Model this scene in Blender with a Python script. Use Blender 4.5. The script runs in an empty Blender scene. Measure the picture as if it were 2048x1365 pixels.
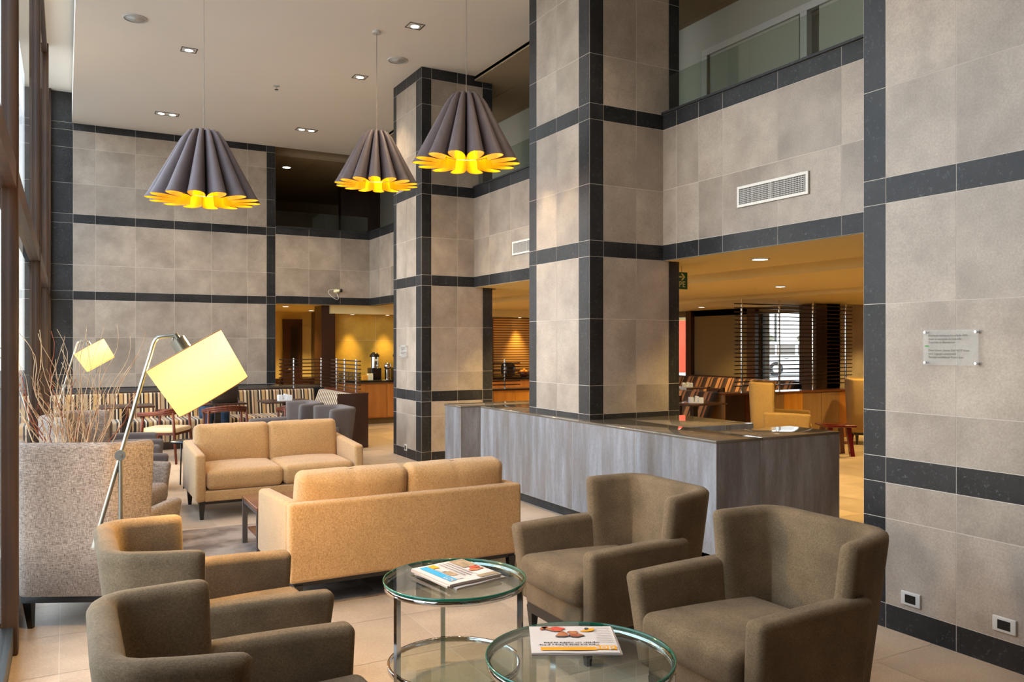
import bpy, math, random
from mathutils import Vector, Matrix, noise
from math import sin, cos, pi, radians, sqrt
random.seed(7)
SC = bpy.context.scene
COL = SC.collection

# ---------------------------------------------------------------- camera, sky, exposure
cam_d = bpy.data.cameras.new('camera')
cam = bpy.data.objects.new('camera', cam_d); COL.objects.link(cam)
cam.location = (0, 0, 1.6)
cam.rotation_euler = (radians(90), 0, radians(-28.84))
cam_d.sensor_width = 36; cam_d.lens = 1620 / 2048 * 36
cam_d.shift_y = 6.5 / 2048
cam_d.clip_start = 0.05; cam_d.clip_end = 500
SC.camera = cam
SC.view_settings.view_transform = 'Standard'
SC.view_settings.look = 'None'
SC.view_settings.exposure = 0.25
SC.view_settings.gamma = 1.0
SC.view_settings.use_curve_mapping = False
W = bpy.data.worlds.new('sky'); SC.world = W; W.use_nodes = True
wn = W.node_tree.nodes; wl = W.node_tree.links
bg = wn['Background']
tc = wn.new('ShaderNodeTexCoord'); sp = wn.new('ShaderNodeSeparateXYZ'); cr = wn.new('ShaderNodeValToRGB')
wl.new(tc.outputs['Generated'], sp.inputs[0]); wl.new(sp.outputs['Z'], cr.inputs[0]); wl.new(cr.outputs[0], bg.inputs['Color'])
cr.color_ramp.elements[0].position = 0.0; cr.color_ramp.elements[0].color = (.95, .95, .93, 1)
cr.color_ramp.elements[1].position = 0.5; cr.color_ramp.elements[1].color = (.66, .80, 1.0, 1)
bg.inputs['Strength'].default_value = 5.5
SC.cycles.max_bounces = 10; SC.cycles.diffuse_bounces = 5; SC.cycles.glossy_bounces = 4
SC.cycles.transparent_max_bounces = 12; SC.cycles.transmission_bounces = 6
SC.cycles.caustics_reflective = False; SC.cycles.caustics_refractive = False
SC.cycles.sample_clamp_indirect = 4.0
SC.cycles.use_denoising = True

def portal(loc, size, rot):
    d = bpy.data.lights.new('window_portal', 'AREA'); d.shape = 'RECTANGLE'; d.size, d.size_y = size
    d.cycles.is_portal = True
    o = bpy.data.objects.new('window_portal', d); COL.objects.link(o); o.location = loc; o.rotation_euler = rot
portal((-.5, 8.75, 2.9), (13.9, 5.7), (radians(90), 0, radians(-90)))
portal((12.3, 12.9, 1.5), (5.0, 1.6), (radians(90), 0, radians(90)))

# ---------------------------------------------------------------- materials
def lin(c):
    if isinstance(c, str):
        c = tuple(int(c[i:i+2], 16) / 255 for i in (0, 2, 4))
    return tuple((x / 12.92 if x <= .04045 else ((x + .055) / 1.055) ** 2.4) for x in c) + (1,)
MATS = {}
def newmat(name):
    m = bpy.data.materials.new(name); m.use_nodes = True; MATS[name] = m
    return m, m.node_tree.nodes, m.node_tree.links, m.node_tree.nodes['Principled BSDF']
def mat(name, col, rough=.5, metal=0, col2=None, scale=8, detail=3, stretch=(1, 1, 1), bump=0, bscale=None,
        coat=0, emit=None, estr=0, spec=.5, sheen=0, contrast=(.3, .7)):
    m, n, l, b = newmat(name)
    b.inputs['Base Color'].default_value = lin(col); b.inputs['Roughness'].default_value = rough
    b.inputs['Metallic'].default_value = metal; b.inputs['Specular IOR Level'].default_value = spec
    if coat: b.inputs['Coat Weight'].default_value = coat; b.inputs['Coat Roughness'].default_value = .08
    if sheen: b.inputs['Sheen Weight'].default_value = sheen; b.inputs['Sheen Roughness'].default_value = .4
    if emit: b.inputs['Emission Color'].default_value = lin(emit); b.inputs['Emission Strength'].default_value = estr
    if col2 or bump:
        t = n.new('ShaderNodeTexCoord'); mp = n.new('ShaderNodeMapping'); mp.inputs['Scale'].default_value = stretch
        l.new(t.outputs['Object'], mp.inputs[0])
    if col2:
        nz = n.new('ShaderNodeTexNoise'); nz.inputs['Scale'].default_value = scale; nz.inputs['Detail'].default_value = detail
        l.new(mp.outputs[0], nz.inputs['Vector'])
        r = n.new('ShaderNodeValToRGB'); r.color_ramp.elements[0].position = contrast[0]; r.color_ramp.elements[1].position = contrast[1]
        r.color_ramp.elements[0].color = lin(col); r.color_ramp.elements[1].color = lin(col2)
        l.new(nz.outputs['Fac'], r.inputs[0]); l.new(r.outputs[0], b.inputs['Base Color'])
    if bump:
        nb = n.new('ShaderNodeTexNoise'); nb.inputs['Scale'].default_value = bscale or scale; nb.inputs['Detail'].default_value = 2
        l.new(mp.outputs[0], nb.inputs['Vector'])
        bp = n.new('ShaderNodeBump'); bp.inputs['Strength'].default_value = bump; bp.inputs['Distance'].default_value = .01
        l.new(nb.outputs['Fac'], bp.inputs['Height']); l.new(bp.outputs[0], b.inputs['Normal'])
    return m
def stone(name, a, c, rough, speck=None, vein=0.0, stretch=(1, 1, 1), spec=.5, mid=None, nb=.12):
    """cloudy porcelain tile whose tone shifts a little from tile to tile (attribute tint)"""
    m, n, l, b = newmat(name)
    t = n.new('ShaderNodeTexCoord'); mp = n.new('ShaderNodeMapping'); mp.inputs['Scale'].default_value = stretch
    at = n.new('ShaderNodeAttribute'); at.attribute_name = 'tint'
    off = n.new('ShaderNodeVectorMath'); off.operation = 'SCALE'; off.inputs[0].default_value = (13, 7, 5)
    l.new(at.outputs['Fac'], off.inputs['Scale'])
    ad = n.new('ShaderNodeVectorMath'); ad.operation = 'ADD'
    l.new(t.outputs['Object'], mp.inputs[0]); l.new(mp.outputs[0], ad.inputs[0]); l.new(off.outputs[0], ad.inputs[1])
    n1 = n.new('ShaderNodeTexNoise'); n1.inputs['Scale'].default_value = 2.6; n1.inputs['Detail'].default_value = 8; n1.inputs['Roughness'].default_value = .62
    l.new(ad.outputs[0], n1.inputs['Vector'])
    r1 = n.new('ShaderNodeValToRGB'); r1.color_ramp.elements[0].position = .32; r1.color_ramp.elements[1].position = .68
    r1.color_ramp.elements[0].color = lin(a); r1.color_ramp.elements[1].color = lin(c)
    if mid: r1.color_ramp.elements.new(.5).color = lin(mid)
    l.new(n1.outputs['Fac'], r1.inputs[0])
    n2 = n.new('ShaderNodeTexNoise'); n2.inputs['Scale'].default_value = 90; n2.inputs['Detail'].default_value = 4
    l.new(ad.outputs[0], n2.inputs['Vector'])
    r2 = n.new('ShaderNodeMapRange'); r2.inputs[1].default_value = .3; r2.inputs[2].default_value = .7; r2.inputs[3].default_value = .88; r2.inputs[4].default_value = 1.12
    l.new(n2.outputs['Fac'], r2.inputs[0])
    tn = n.new('ShaderNodeMapRange'); tn.inputs[3].default_value = .86; tn.inputs[4].default_value = 1.13
    l.new(at.outputs['Fac'], tn.inputs[0])
    mu = n.new('ShaderNodeMath'); mu.operation = 'MULTIPLY'; l.new(r2.outputs[0], mu.inputs[0]); l.new(tn.outputs[0], mu.inputs[1])
    sc = n.new('ShaderNodeVectorMath'); sc.operation = 'SCALE'; l.new(r1.outputs[0], sc.inputs[0]); l.new(mu.outputs[0], sc.inputs['Scale'])
    out = sc.outputs[0]
    if speck:
        n3 = n.new('ShaderNodeTexNoise'); n3.inputs['Scale'].default_value = 34; n3.inputs['Detail'].default_value = 6; n3.inputs['Roughness'].default_value = .8
        l.new(ad.outputs[0], n3.inputs['Vector'])
        r3 = n.new('ShaderNodeValToRGB'); r3.color_ramp.elements[0].position = .57; r3.color_ramp.elements[1].position = .72
        l.new(n3.outputs['Fac'], r3.inputs[0])
        mx = n.new('ShaderNodeMix'); mx.data_type = 'RGBA'; l.new(r3.outputs[0], mx.inputs[0]); l.new(out, mx.inputs[6]); mx.inputs[7].default_value = lin(speck)
        out = mx.outputs[2]
    l.new(out, b.inputs['Base Color'])
    b.inputs['Roughness'].default_value = rough; b.inputs['Specular IOR Level'].default_value = spec
    bp = n.new('ShaderNodeBump'); bp.inputs['Strength'].default_value = nb; bp.inputs['Distance'].default_value = .004
    l.new(n2.outputs['Fac'], bp.inputs['Height']); l.new(bp.outputs[0], b.inputs['Normal'])
    return m
def weave(name, a, c, rough=.9, f=260, f2=None, sheen=.2, big=None, bump=.5, an=.25):
    m, n, l, b = newmat(name)
    t = n.new('ShaderNodeTexCoord')
    outs = []
    for st in ((f, f, f * an), (f * an, f * an, f)):
        mp = n.new('ShaderNodeMapping'); mp.inputs['Scale'].default_value = st
        l.new(t.outputs['Object'], mp.inputs[0])
        z = n.new('ShaderNodeTexNoise'); z.inputs['Scale'].default_value = 1; z.inputs['Detail'].default_value = 2
        l.new(mp.outputs[0], z.inputs['Vector']); outs.append(z.outputs['Fac'])
    ad = n.new('ShaderNodeMath'); ad.operation = 'ADD'; l.new(outs[0], ad.inputs[0]); l.new(outs[1], ad.inputs[1])
    mr = n.new('ShaderNodeMapRange'); mr.inputs[1].default_value = .75; mr.inputs[2].default_value = 1.25; l.new(ad.outputs[0], mr.inputs[0])
    mx = n.new('ShaderNodeMix'); mx.data_type = 'RGBA'; mx.inputs[6].default_value = lin(a); mx.inputs[7].default_value = lin(c)
    l.new(mr.outputs[0], mx.inputs[0]); out = mx.outputs[2]
    if big:
        z = n.new('ShaderNodeTexNoise'); z.inputs['Scale'].default_value = 5; z.inputs['Detail'].default_value = 5; l.new(t.outputs['Object'], z.inputs['Vector'])
        r = n.new('ShaderNodeMapRange'); r.inputs[1].default_value = .35; r.inputs[2].default_value = .65; r.inputs[3].default_value = 1 - big; r.inputs[4].default_value = 1 + big
        l.new(z.outputs['Fac'], r.inputs[0])
        v = n.new('ShaderNodeVectorMath'); v.operation = 'SCALE'; l.new(out, v.inputs[0]); l.new(r.outputs[0], v.inputs['Scale']); out = v.outputs[0]
    l.new(out, b.inputs['Base Color']); b.inputs['Roughness'].default_value = rough
    b.inputs['Sheen Weight'].default_value = sheen; b.inputs['Specular IOR Level'].default_value = .2
    bp = n.new('ShaderNodeBump'); bp.inputs['Strength'].default_value = bump; bp.inputs['Distance'].default_value = .003
    l.new(mr.outputs[0], bp.inputs['Height']); l.new(bp.outputs[0], b.inputs['Normal'])
    return m
def stripes(name, axis, period, cols, rough=.85):
    m, n, l, b = newmat(name)
    t = n.new('ShaderNodeTexCoord'); s = n.new('ShaderNodeSeparateXYZ'); l.new(t.outputs['Object'], s.inputs[0])
    d = n.new('ShaderNodeMath'); d.operation = 'DIVIDE'; l.new(s.outputs[axis], d.inputs[0]); d.inputs[1].default_value = period
    fr = n.new('ShaderNodeMath'); fr.operation = 'FRACT'; l.new(d.outputs[0], fr.inputs[0])
    r = n.new('ShaderNodeValToRGB'); r.color_ramp.interpolation = 'CONSTANT'
    e = r.color_ramp.elements
    for k, (p, c) in enumerate(cols):
        x = e[k] if k < 2 else e.new(p)
        x.position = p; x.color = lin(c)
    l.new(fr.outputs[0], r.inputs[0]); l.new(r.outputs[0], b.inputs['Base Color'])
    b.inputs['Roughness'].default_value = rough; b.inputs['Sheen Weight'].default_value = .15
    return m
def glass(name, tint=(1, 1, 1), ior=1.5, gain=1.0, rough=0):
    m, n, l, b = newmat(name); n.remove(b)
    o = n['Material Output']; tr = n.new('ShaderNodeBsdfTransparent'); tr.inputs[0].default_value = tint + (1,)
    g = n.new('ShaderNodeBsdfGlossy'); g.inputs['Roughness'].default_value = rough
    f = n.new('ShaderNodeLayerWeight'); f.inputs['Blend'].default_value = .5
    pw = n.new('ShaderNodeMath'); pw.operation = 'POWER'; pw.inputs[1].default_value = 4.2; l.new(f.outputs['Facing'], pw.inputs[0])
    mu = n.new('ShaderNodeMath'); mu.operation = 'MULTIPLY_ADD'; mu.use_clamp = True; mu.inputs[1].default_value = .95; mu.inputs[2].default_value = .045 * gain; l.new(pw.outputs[0], mu.inputs[0])
    mx = n.new('ShaderNodeMixShader'); l.new(mu.outputs[0], mx.inputs[0]); l.new(tr.outputs[0], mx.inputs[1]); l.new(g.outputs[0], mx.inputs[2])
    l.new(mx.outputs[0], o.inputs[0])
    return m
def emis(name, c, s):
    m, n, l, b = newmat(name); n.remove(b)
    e = n.new('ShaderNodeEmission'); e.inputs[0].default_value = lin(c); e.inputs[1].default_value = s; l.new(e.outputs[0], n['Material Output'].inputs[0])
    return m

stone('pale_stone', '8e8174', 'aea091', .42)
stone('dark_stone', '1a1a1b', '302f30', .45, speck='5c5f62', spec=.3)
stone('counter_stone', '6c6661', '93979d', .24, stretch=(2.2, 2.2, .35), mid='7b7a7d', nb=.03)
stone('counter_top_stone', '5f574e', '756b5e', .07, nb=.0)
stone('floor_stone', 'b09c88', 'c6b29c', .34, nb=.05)
stone('yellow_stone', 'b08c3c', 'cca648', .4)
mat('grout', 'd2c8bb', .8)
mat('dark_grout', '8b8580', .8)
mat('plaster', 'efe6da', .9, col2='f2eadf', scale=.6)
mat('plaster_warm', 'dcc88e', .85)
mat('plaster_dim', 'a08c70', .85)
mat('mezzanine_white', 'b3b0a2', .6)
mat('wood_mullion', '2c1a0f', .42, col2='4a2f18', scale=3, stretch=(6, 6, .5))
mat('metal_frame', '3a3c3a', .4, metal=.6)
mat('dark_wood', '24120c', .35, col2='3a1c12', scale=6, stretch=(1, 1, .15), coat=.3)
mat('red_wood', '431c0d', .4, col2='642e17', scale=6, stretch=(1, 6, 1), coat=.05, spec=.3)
mat('cherry_lacquer', '5a0d10', .2, coat=.6)
mat('table_wood', '6a3c26', .3, col2='7d4a30', scale=5, stretch=(1, 8, 1), coat=.4)
mat('table_steel', '5a504c', .5, metal=.3)
mat('black_leg', '0c0807', .35, coat=.3)
mat('orange_wood', 'a5672c', .4, col2='b87a3a', scale=4, stretch=(3, 3, .4))
mat('tan_wood', '8d6a48', .45, col2='9c7a56', scale=4, stretch=(3, 3, .4))
mat('amber_wood', 'c08030', .45, col2='cf9140', scale=4, stretch=(3, 3, .4))
mat('black_granite', '0d0b0a', .12, coat=.5)
mat('black_plastic', '0e0e0f', .3)
mat('chrome', 'd8d8d8', .08, metal=1)
mat('brushed_steel', 'b0b0ae', .28, metal=1)
mat('lamp_steel', '9a9488', .3, metal=.9)
mat('white_metal', 'c9c6c0', .5)
mat('white_paint', 'e2ded6', .6)
mat('void_black', '0a0806', .9)
mat('vent_dark', '2c2622', .8)
weave('sofa_fabric', 'a17a4b', 'caa270', f=330, big=.05, sheen=.3)
weave('taupe_velvet', '62513b', '7d6950', f=420, big=.20, sheen=.06, bump=.12)
weave('grey_fabric', '565050', '666060', f=420, big=.06, sheen=.08, bump=.15)
weave('woven_fabric', '5e5048', 'b0a092', f=430, big=.05, sheen=.05, bump=.4, an=.10)
weave('yellow_fabric', '9c7c48', 'b09058', f=300, big=.04, sheen=.2)
mat('seat_cream', 'cdb896', .85)
mat('pendant_grey', '55494a', .62, col2='5f5253', scale=4, stretch=(6, 6, .4))
mat('pendant_yellow', 'ffbe00', .5)
mat('cord', '8a7a6c', .6)
mat('lime_soft', 'dddccf', .6)
mat('newsprint', 'd9cec6', .9)
mat('news_edge', 'b9a99b', .9)
mat('ink_blue', '3ba2cf', .8)
mat('ink_orange', 'eea41c', .8)
mat('ink_black', '4a4444', .9)
mat('ink_photo', '8a7c60', .9, col2='b99a78', scale=30)
mat('ink_skin', 'c98a58', .9, col2='a04828', scale=40)
mat('ink_red', 'd2503a', .9)
mat('ink_pale', 'c9c0bc', .9)
mat('twig_tan', 'a87c50', .7, col2='d8bc98', scale=12)
mat('twig_red', '7a3418', .7, col2='9a5028', scale=12)
mat('ceramic_dark', '2a211c', .3)
mat('green_sign', '0f5a46', .5)
mat('sign_cream', 'e8e2b8', .6)
mat('acrylic_text', '5a524c', .7)
mat('acrylic_green', '3aa040', .7)
mat('glass_edge', '0a6a50', .08, coat=.5)
mat('rug', '5f5148', .95, col2='94867a', scale=3.2, detail=9, bump=.3, bscale=120, contrast=(.40, .60))
mat('rug_light', '6c5e52', .95, col2='a09284', scale=2.6, detail=9, bump=.3, bscale=120, contrast=(.40, .60))
mat('asphalt', '8a8680', .9)
mat('grass', '8a9a50', .9, col2='b0b070', scale=3)
mat('leaf_far', '6e6a58', .9, col2='88836c', scale=2)
mat('red_paint', 'd8401c', .5)
mat('car_white', 'e6e4e0', .2, coat=.5)
mat('car_glass', '6a6058', .1)
mat('tyre', '2a2826', .8)
mat('beige_render', 'c4b090', .8)
mat('denim', '22364f', .9)
mat('black_cloth', '15120f', .9)
mat('skin', 'a07050', .6)
mat('hair', '1a120c', .7)
mat('napkin_white', 'd8dcdf', .7)
mat('citrus', 'e8a030', .6)
mat('blind_amber', 'b8823a', .6)
mat('bronze_panel', '6a5a3a', .5)
glass('window_glass', (.86, .90, .90), 1.5, 1.5)
glass('clear_glass', (.90, .95, .92), 1.5, 1.3)
glass('rail_glass', (.80, .86, .82), 1.5, 1.2)
m, n, l, b = newmat('acrylic'); b.inputs['Base Color'].default_value = (.75, .78, .75, 1); b.inputs['Alpha'].default_value = .14; b.inputs['Roughness'].default_value = .3; b.inputs['Specular IOR Level'].default_value = .1
glass('bottle_glass', (.8, .8, .75), 1.5, 1.5)
emis('lamp_hot', 'fff0d8', 14)
emis('lamp_warm', 'ffd890', 9)
m, n, l, b = newmat('lamp_shade_lit'); n.remove(b)
tl = n.new('ShaderNodeBsdfTranslucent'); tl.inputs[0].default_value = (.80, .73, .50, 1); em = n.new('ShaderNodeEmission'); em.inputs[0].default_value = (1, .82, .25, 1); em.inputs[1].default_value = .35
a_ = n.new('ShaderNodeAddShader'); l.new(tl.outputs[0], a_.inputs[0]); l.new(em.outputs[0], a_.inputs[1]); l.new(a_.outputs[0], n['Material Output'].inputs[0])
STRC = [(0, '1d1412'), (.10, 'c2a582'), (.17, '6d4a2c'), (.22, 'a0896a'), (.36, '2a1710'), (.44, 'd8c8ac'), (.49, '1d1412'), (.56, 'b4905c'), (.70, '5a3a24'), (.76, 'cdb694'), (.86, '2c1a14'), (.93, 'a88a60')]
stripes('stripe_x', 'X', .36, STRC); stripes('stripe_y', 'Y', .10, [(0, '2a1c18'), (.35, 'cbb79c'), (.75, '8a745c')])
stripes('stripe_right', 'Y', .30, [(0, '1c0e0a'), (.25, '8a5a3a'), (.40, '2a120c'), (.52, '9a6c48'), (.80, '3a1a10')])
stripes('slat_blind', 'Z', .055, [(0, 'd09a48'), (.6, '6a3f14')])
stripes('ceiling_grid', 'X', .6, [(0, '4a3a26'), (.02, '9c8562')])

# ---------------------------------------------------------------- mesh builder
class MB:
    def __init__(s): s.v = []; s.f = []; s.m = []; s.sm = []; s.t = []
    def add(s, vs, fs, smooth=False, mi=0, tint=.5, M=None):
        o = len(s.v)
        s.v += [tuple(M @ Vector(p)) if M else tuple(p) for p in vs]
        for f in fs:
            s.f.append(tuple(o + i for i in f)); s.m.append(mi); s.sm.append(smooth); s.t.append(tint)
        return s
    def box(s, lo, hi, mi=0, M=None, tint=.5):
        x0, y0, z0 = lo; x1, y1, z1 = hi
        v = [(x0, y0, z0), (x1, y0, z0), (x1, y1, z0), (x0, y1, z0), (x0, y0, z1), (x1, y0, z1), (x1, y1, z1), (x0, y1, z1)]
        return s.add(v, [(0, 3, 2, 1), (4, 5, 6, 7), (0, 1, 5, 4), (1, 2, 6, 5), (2, 3, 7, 6), (3, 0, 4, 7)], False, mi, tint, M)
    def soft(s, c, size, b=.02, k=2, m=1, puff=(0, 0, 0), warp=None, M=None, mi=0):
        h = [x / 2 for x in size]; b = min(b, min(h) * .98)
        ax = []
        for i in range(3):
            e = [-h[i] + b * (1 - math.tan(pi / 4 * (1 - j / k))) for j in range(k)]
            inn = [-(h[i] - b) + 2 * (h[i] - b) * j / m for j in range(m + 1)]
            ax.append(e + inn + [-x for x in reversed(e)])
        N = [len(a) - 1 for a in ax]; idx = {}; vs = []
        def V(i, j, l):
            key = (i, j, l)
            if key not in idx:
                p = [ax[0][i], ax[1][j], ax[2][l]]
                q = [max(-(h[a] - b), min(h[a] - b, p[a])) for a in range(3)]
                d = [p[a] - q[a] for a in range(3)]; L = sqrt(sum(x * x for x in d)) or 1
                r = [q[a] + b * d[a] / L for a in range(3)]
                if any(puff):
                    w = [cos(pi / 2 * min(1, abs(r[a]) / h[a])) ** .6 for a in range(3)]
                    for a in range(3):
                        if puff[a]:
                            o1, o2 = [w[x] for x in range(3) if x != a]
                            r[a] += puff[a] * o1 * o2 * (r[a] / h[a])
                if warp: r = warp(r[0], r[1], r[2])
                idx[key] = len(vs); vs.append((r[0] + c[0], r[1] + c[1], r[2] + c[2]))
            return idx[key]
        fs = []
        for a in range(3):
            u, w = [x for x in range(3) if x != a]
            for side in (0, N[a]):
                for i in range(N[u]):
                    for j in range(N[w]):
                        q = []
                        for di, dj in ((0, 0), (1, 0), (1, 1), (0, 1)):
                            t = [0, 0, 0]; t[a] = side; t[u] = i + di; t[w] = j + dj; q.append(V(*t))
                        flip = (side == 0) ^ (a == 1)
                        fs.append(tuple(reversed(q)) if flip else tuple(q))
        return s.add(vs, fs, True, mi, .5, M)
    def cyl(s, p0, p1, r0, r1=None, n=16, caps=True, mi=0, smooth=True):
        r1 = r0 if r1 is None else r1
        p0, p1 = Vector(p0), Vector(p1); d = (p1 - p0).normalized()
        a = d.orthogonal().normalized(); b = d.cross(a)
        vs = [p0 + (a * cos(2 * pi * i / n) + b * sin(2 * pi * i / n)) * r0 for i in range(n)] + [p1 + (a * cos(2 * pi * i / n) + b * sin(2 * pi * i / n)) * r1 for i in range(n)]
        s.add(vs, [(i, (i + 1) % n, n + (i + 1) % n, n + i) for i in range(n)], smooth, mi)
        if caps: s.add(vs, [tuple(reversed(range(n))), tuple(range(n, 2 * n))], False, mi)
        return s
    def tube(s, pts, r, n=8, mi=0):
        pts = [Vector(p) for p in pts]; rr = r if isinstance(r, (list, tuple)) else [r] * len(pts)
        vs = []; a = None
        for i, p in enumerate(pts):
            d = (pts[min(i + 1, len(pts) - 1)] - pts[max(i - 1, 0)]).normalized()
            a = d.orthogonal().normalized() if a is None else (a - d * a.dot(d)).normalized()
            b = d.cross(a)
            vs += [p + (a * cos(2 * pi * j / n) + b * sin(2 * pi * j / n)) * rr[i] for j in range(n)]
        fs = [(i * n + j, i * n + (j + 1) % n, (i + 1) * n + (j + 1) % n, (i + 1) * n + j) for i in range(len(pts) - 1) for j in range(n)]
        fs += [tuple(reversed(range(n))), tuple(range((len(pts) - 1) * n, len(pts) * n))]
        return s.add(vs, fs, True, mi)
    def lathe(s, prof, c=(0, 0, 0), n=32, mi=0, M=None):
        vs = [(c[0] + r * cos(2 * pi * i / n), c[1] + r * sin(2 * pi * i / n), c[2] + z) for r, z in prof for i in range(n)]
        fs = [(k * n + i, k * n + (i + 1) % n, (k + 1) * n + (i + 1) % n, (k + 1) * n + i) for k in range(len(prof) - 1) for i in range(n)]
        return s.add(vs, fs, True, mi, .5, M)
    def ring(s, c, R, w, hgt, n=64, mi=0):
        """flat-sided ring: radius R to R-w, height hgt centred on c"""
        pr = [(R - w, -hgt / 2), (R, -hgt / 2), (R, hgt / 2), (R - w, hgt / 2), (R - w, -hgt / 2)]
        return s.lathe(pr, c, n, mi)
    def text(s, body, size, M, mi=0, extrude=.0004, align='LEFT'):
        cu = bpy.data.curves.new('lettering', 'FONT'); cu.body = body; cu.size = size; cu.align_x = align; cu.extrude = extrude; cu.resolution_u = 2
        ob = bpy.data.objects.new('lettering', cu); COL.objects.link(ob)
        bpy.context.view_layer.update()
        me = bpy.data.meshes.new_from_object(ob)
        s.add([v.co for v in me.vertices], [tuple(p.vertices) for p in me.polygons], False, mi, .5, M)
        bpy.data.objects.remove(ob); bpy.data.meshes.remove(me); bpy.data.curves.remove(cu)
        return s
    def build(s, name, mats, parent=None, loc=None, rot=None, **tags):
        me = bpy.data.meshes.new(name); me.from_pydata(s.v, [], s.f)
        for m in (mats if isinstance(mats, (list, tuple)) else [mats]): me.materials.append(MATS[m])
        me.polygons.foreach_set('material_index', s.m); me.polygons.foreach_set('use_smooth', s.sm)
        at = me.attributes.new('tint', 'FLOAT', 'FACE'); at.data.foreach_set('value', s.t)
        me.update(); me.validate()
        o = bpy.data.objects.new(name, me); COL.objects.link(o)
        if parent: o.parent = parent
        if loc: o.location = loc
        if rot: o.rotation_euler = rot
        for k, v in tags.items(): o[k] = v
        return o
def S(mb, name, mats, **k): return mb.build(name, mats, kind='structure', **k)
def T(name, label, cat, loc=(0, 0, 0), rz=0, group=None):
    o = bpy.data.objects.new(name, None); COL.objects.link(o); o.empty_display_size = .1
    o.location = loc; o.rotation_euler = (0, 0, rz); o['label'] = label; o['category'] = cat
    if group: o['group'] = group
    return o
def dup(root, loc, rz, label, group=None):
    kids = {}
    for o in bpy.data.objects:
        if o.parent: kids.setdefault(o.parent, []).append(o)
    def cp(o, par):
        c = o.copy(); COL.objects.link(c); c.parent = par
        for k in kids.get(o, []): cp(k, c)
        return c
    r = cp(root, None); r.location = loc; r.rotation_euler = (0, 0, rz); r['label'] = label
    if group: r['group'] = group
    return r

def clad(mb, O, U, V, us, vs, dark, gap=.0034, back=.0012, mi=(0, 1, 2)):
    """tiles one wall face: joints at us / vs, dark(u,v) picks the black stone, grout behind"""
    O, U, V = Vector(O), Vector(U), Vector(V); N = U.cross(V).normalized()
    a, b = us[0], us[-1]; c, d = vs[0], vs[-1]
    mb.add([O + U * a + V * c - N * back, O + U * b + V * c - N * back, O + U * b + V * d - N * back, O + U * a + V * d - N * back], [(0, 1, 2, 3)], False, mi[2])
    for i in range(len(us) - 1):
        for j in range(len(vs) - 1):
            u0, u1, v0, v1 = us[i] + gap / 2, us[i + 1] - gap / 2, vs[j] + gap / 2, vs[j + 1] - gap / 2
            dk = dark((u0 + u1) / 2, (v0 + v1) / 2)
            if dk is None: continue
            mb.add([O + U * u0 + V * v0, O + U * u1 + V * v0, O + U * u1 + V * v1, O + U * u0 + V * v1], [(0, 1, 2, 3)], False, mi[1] if dk else mi[0], random.random())
def cuts(a, b, extra, start=None, step=.6):
    L = {round(a, 4), round(b, 4)} | {round(x, 4) for x in extra if a < x < b}
    if start is not None:
        k = start
        while k < b:
            if k > a and all(abs(k - x) > .04 for x in L): L.add(round(k, 4))
            k += step
    return sorted(L)
STONE = ['pale_stone', 'dark_stone', 'grout']
ZC = 5.35
BANDS = [(0, .14), (.82, .965), (2.395, 2.54), (3.635, 3.78), (5.2, 5.35)]
def inb(z, bands=BANDS): return any(a <= z <= b for a, b in bands)
VZ = cuts(0, ZC, [x for b in BANDS for x in b] + [.62, 1.225, 1.83, 3.05, 4.23, 4.85])

# ---------------------------------------------------------------- floor, ceilings, outer shell
mb = MB()
us = cuts(-.45, 14.0, [], -.45 + .42, .6); vs = cuts(-6, 21, [], -5.7, .6)
clad(mb, (0, 0, 0), (1, 0, 0), (0, 1, 0), us, vs, lambda u, v: False, mi=(0, 0, 1))
mb.box((-.45, -6, -.3), (14, 21, -.004), mi=1)
S(mb, 'floor', ['floor_stone', 'grout'])
mb = MB(); mb.box((.09, -6, ZC), (5.0, 15.62, ZC + .5)); mb.box((-.42, -6, 5.86), (.1, 15.62, 6.05)); S(mb, 'ceiling', 'plaster')
mb = MB(); mb.box((-.6, -6.3, 6.05), (14.3, 21.3, 6.3)); S(mb, 'ceiling_roof_slab', 'plaster_dim')
# right wall at the camera's side
mb = MB()
wus = [-6.0] + [round(-5.7 + .4 * k, 3) for k in range(21)] + [2.582 - .0, 2.985, 3.13]
wus = sorted({round(x, 3) for x in [-6.0] + [2.572 - .41 * k for k in range(20)] + [2.985, 3.13]})
wus = [x for x in wus if x >= -6]
vz = cuts(0, 6.05, [x for b in BANDS[:3] for x in b] + [.62, 1.225, 1.83, 3.05, 3.66, 4.27, 4.88, 5.35])
clad(mb, (4.05, 3.13, 0), (0, -1, 0), (0, 0, 1), [3.13 - x for x in reversed(wus)], vz, lambda u, v: u < .145 or inb(v, BANDS[:3]))
mb.box((4.06, -6, 0), (5.2, 3.125, 6.05), mi=0)
S(mb, 'wall_right', STONE)
mb = MB(); mb.box((-.6, -6.3, 0), (14.3, -6, 6.3)); S(mb, 'wall_behind', 'dark_wood')  # unseen end wall; dark finish chosen to weaken light from behind the camera
mb = MB(); mb.box((5.2, -6, 0), (5.5, 2.3, 6.05)); S(mb, 'wall_service', 'plaster_dim')
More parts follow.
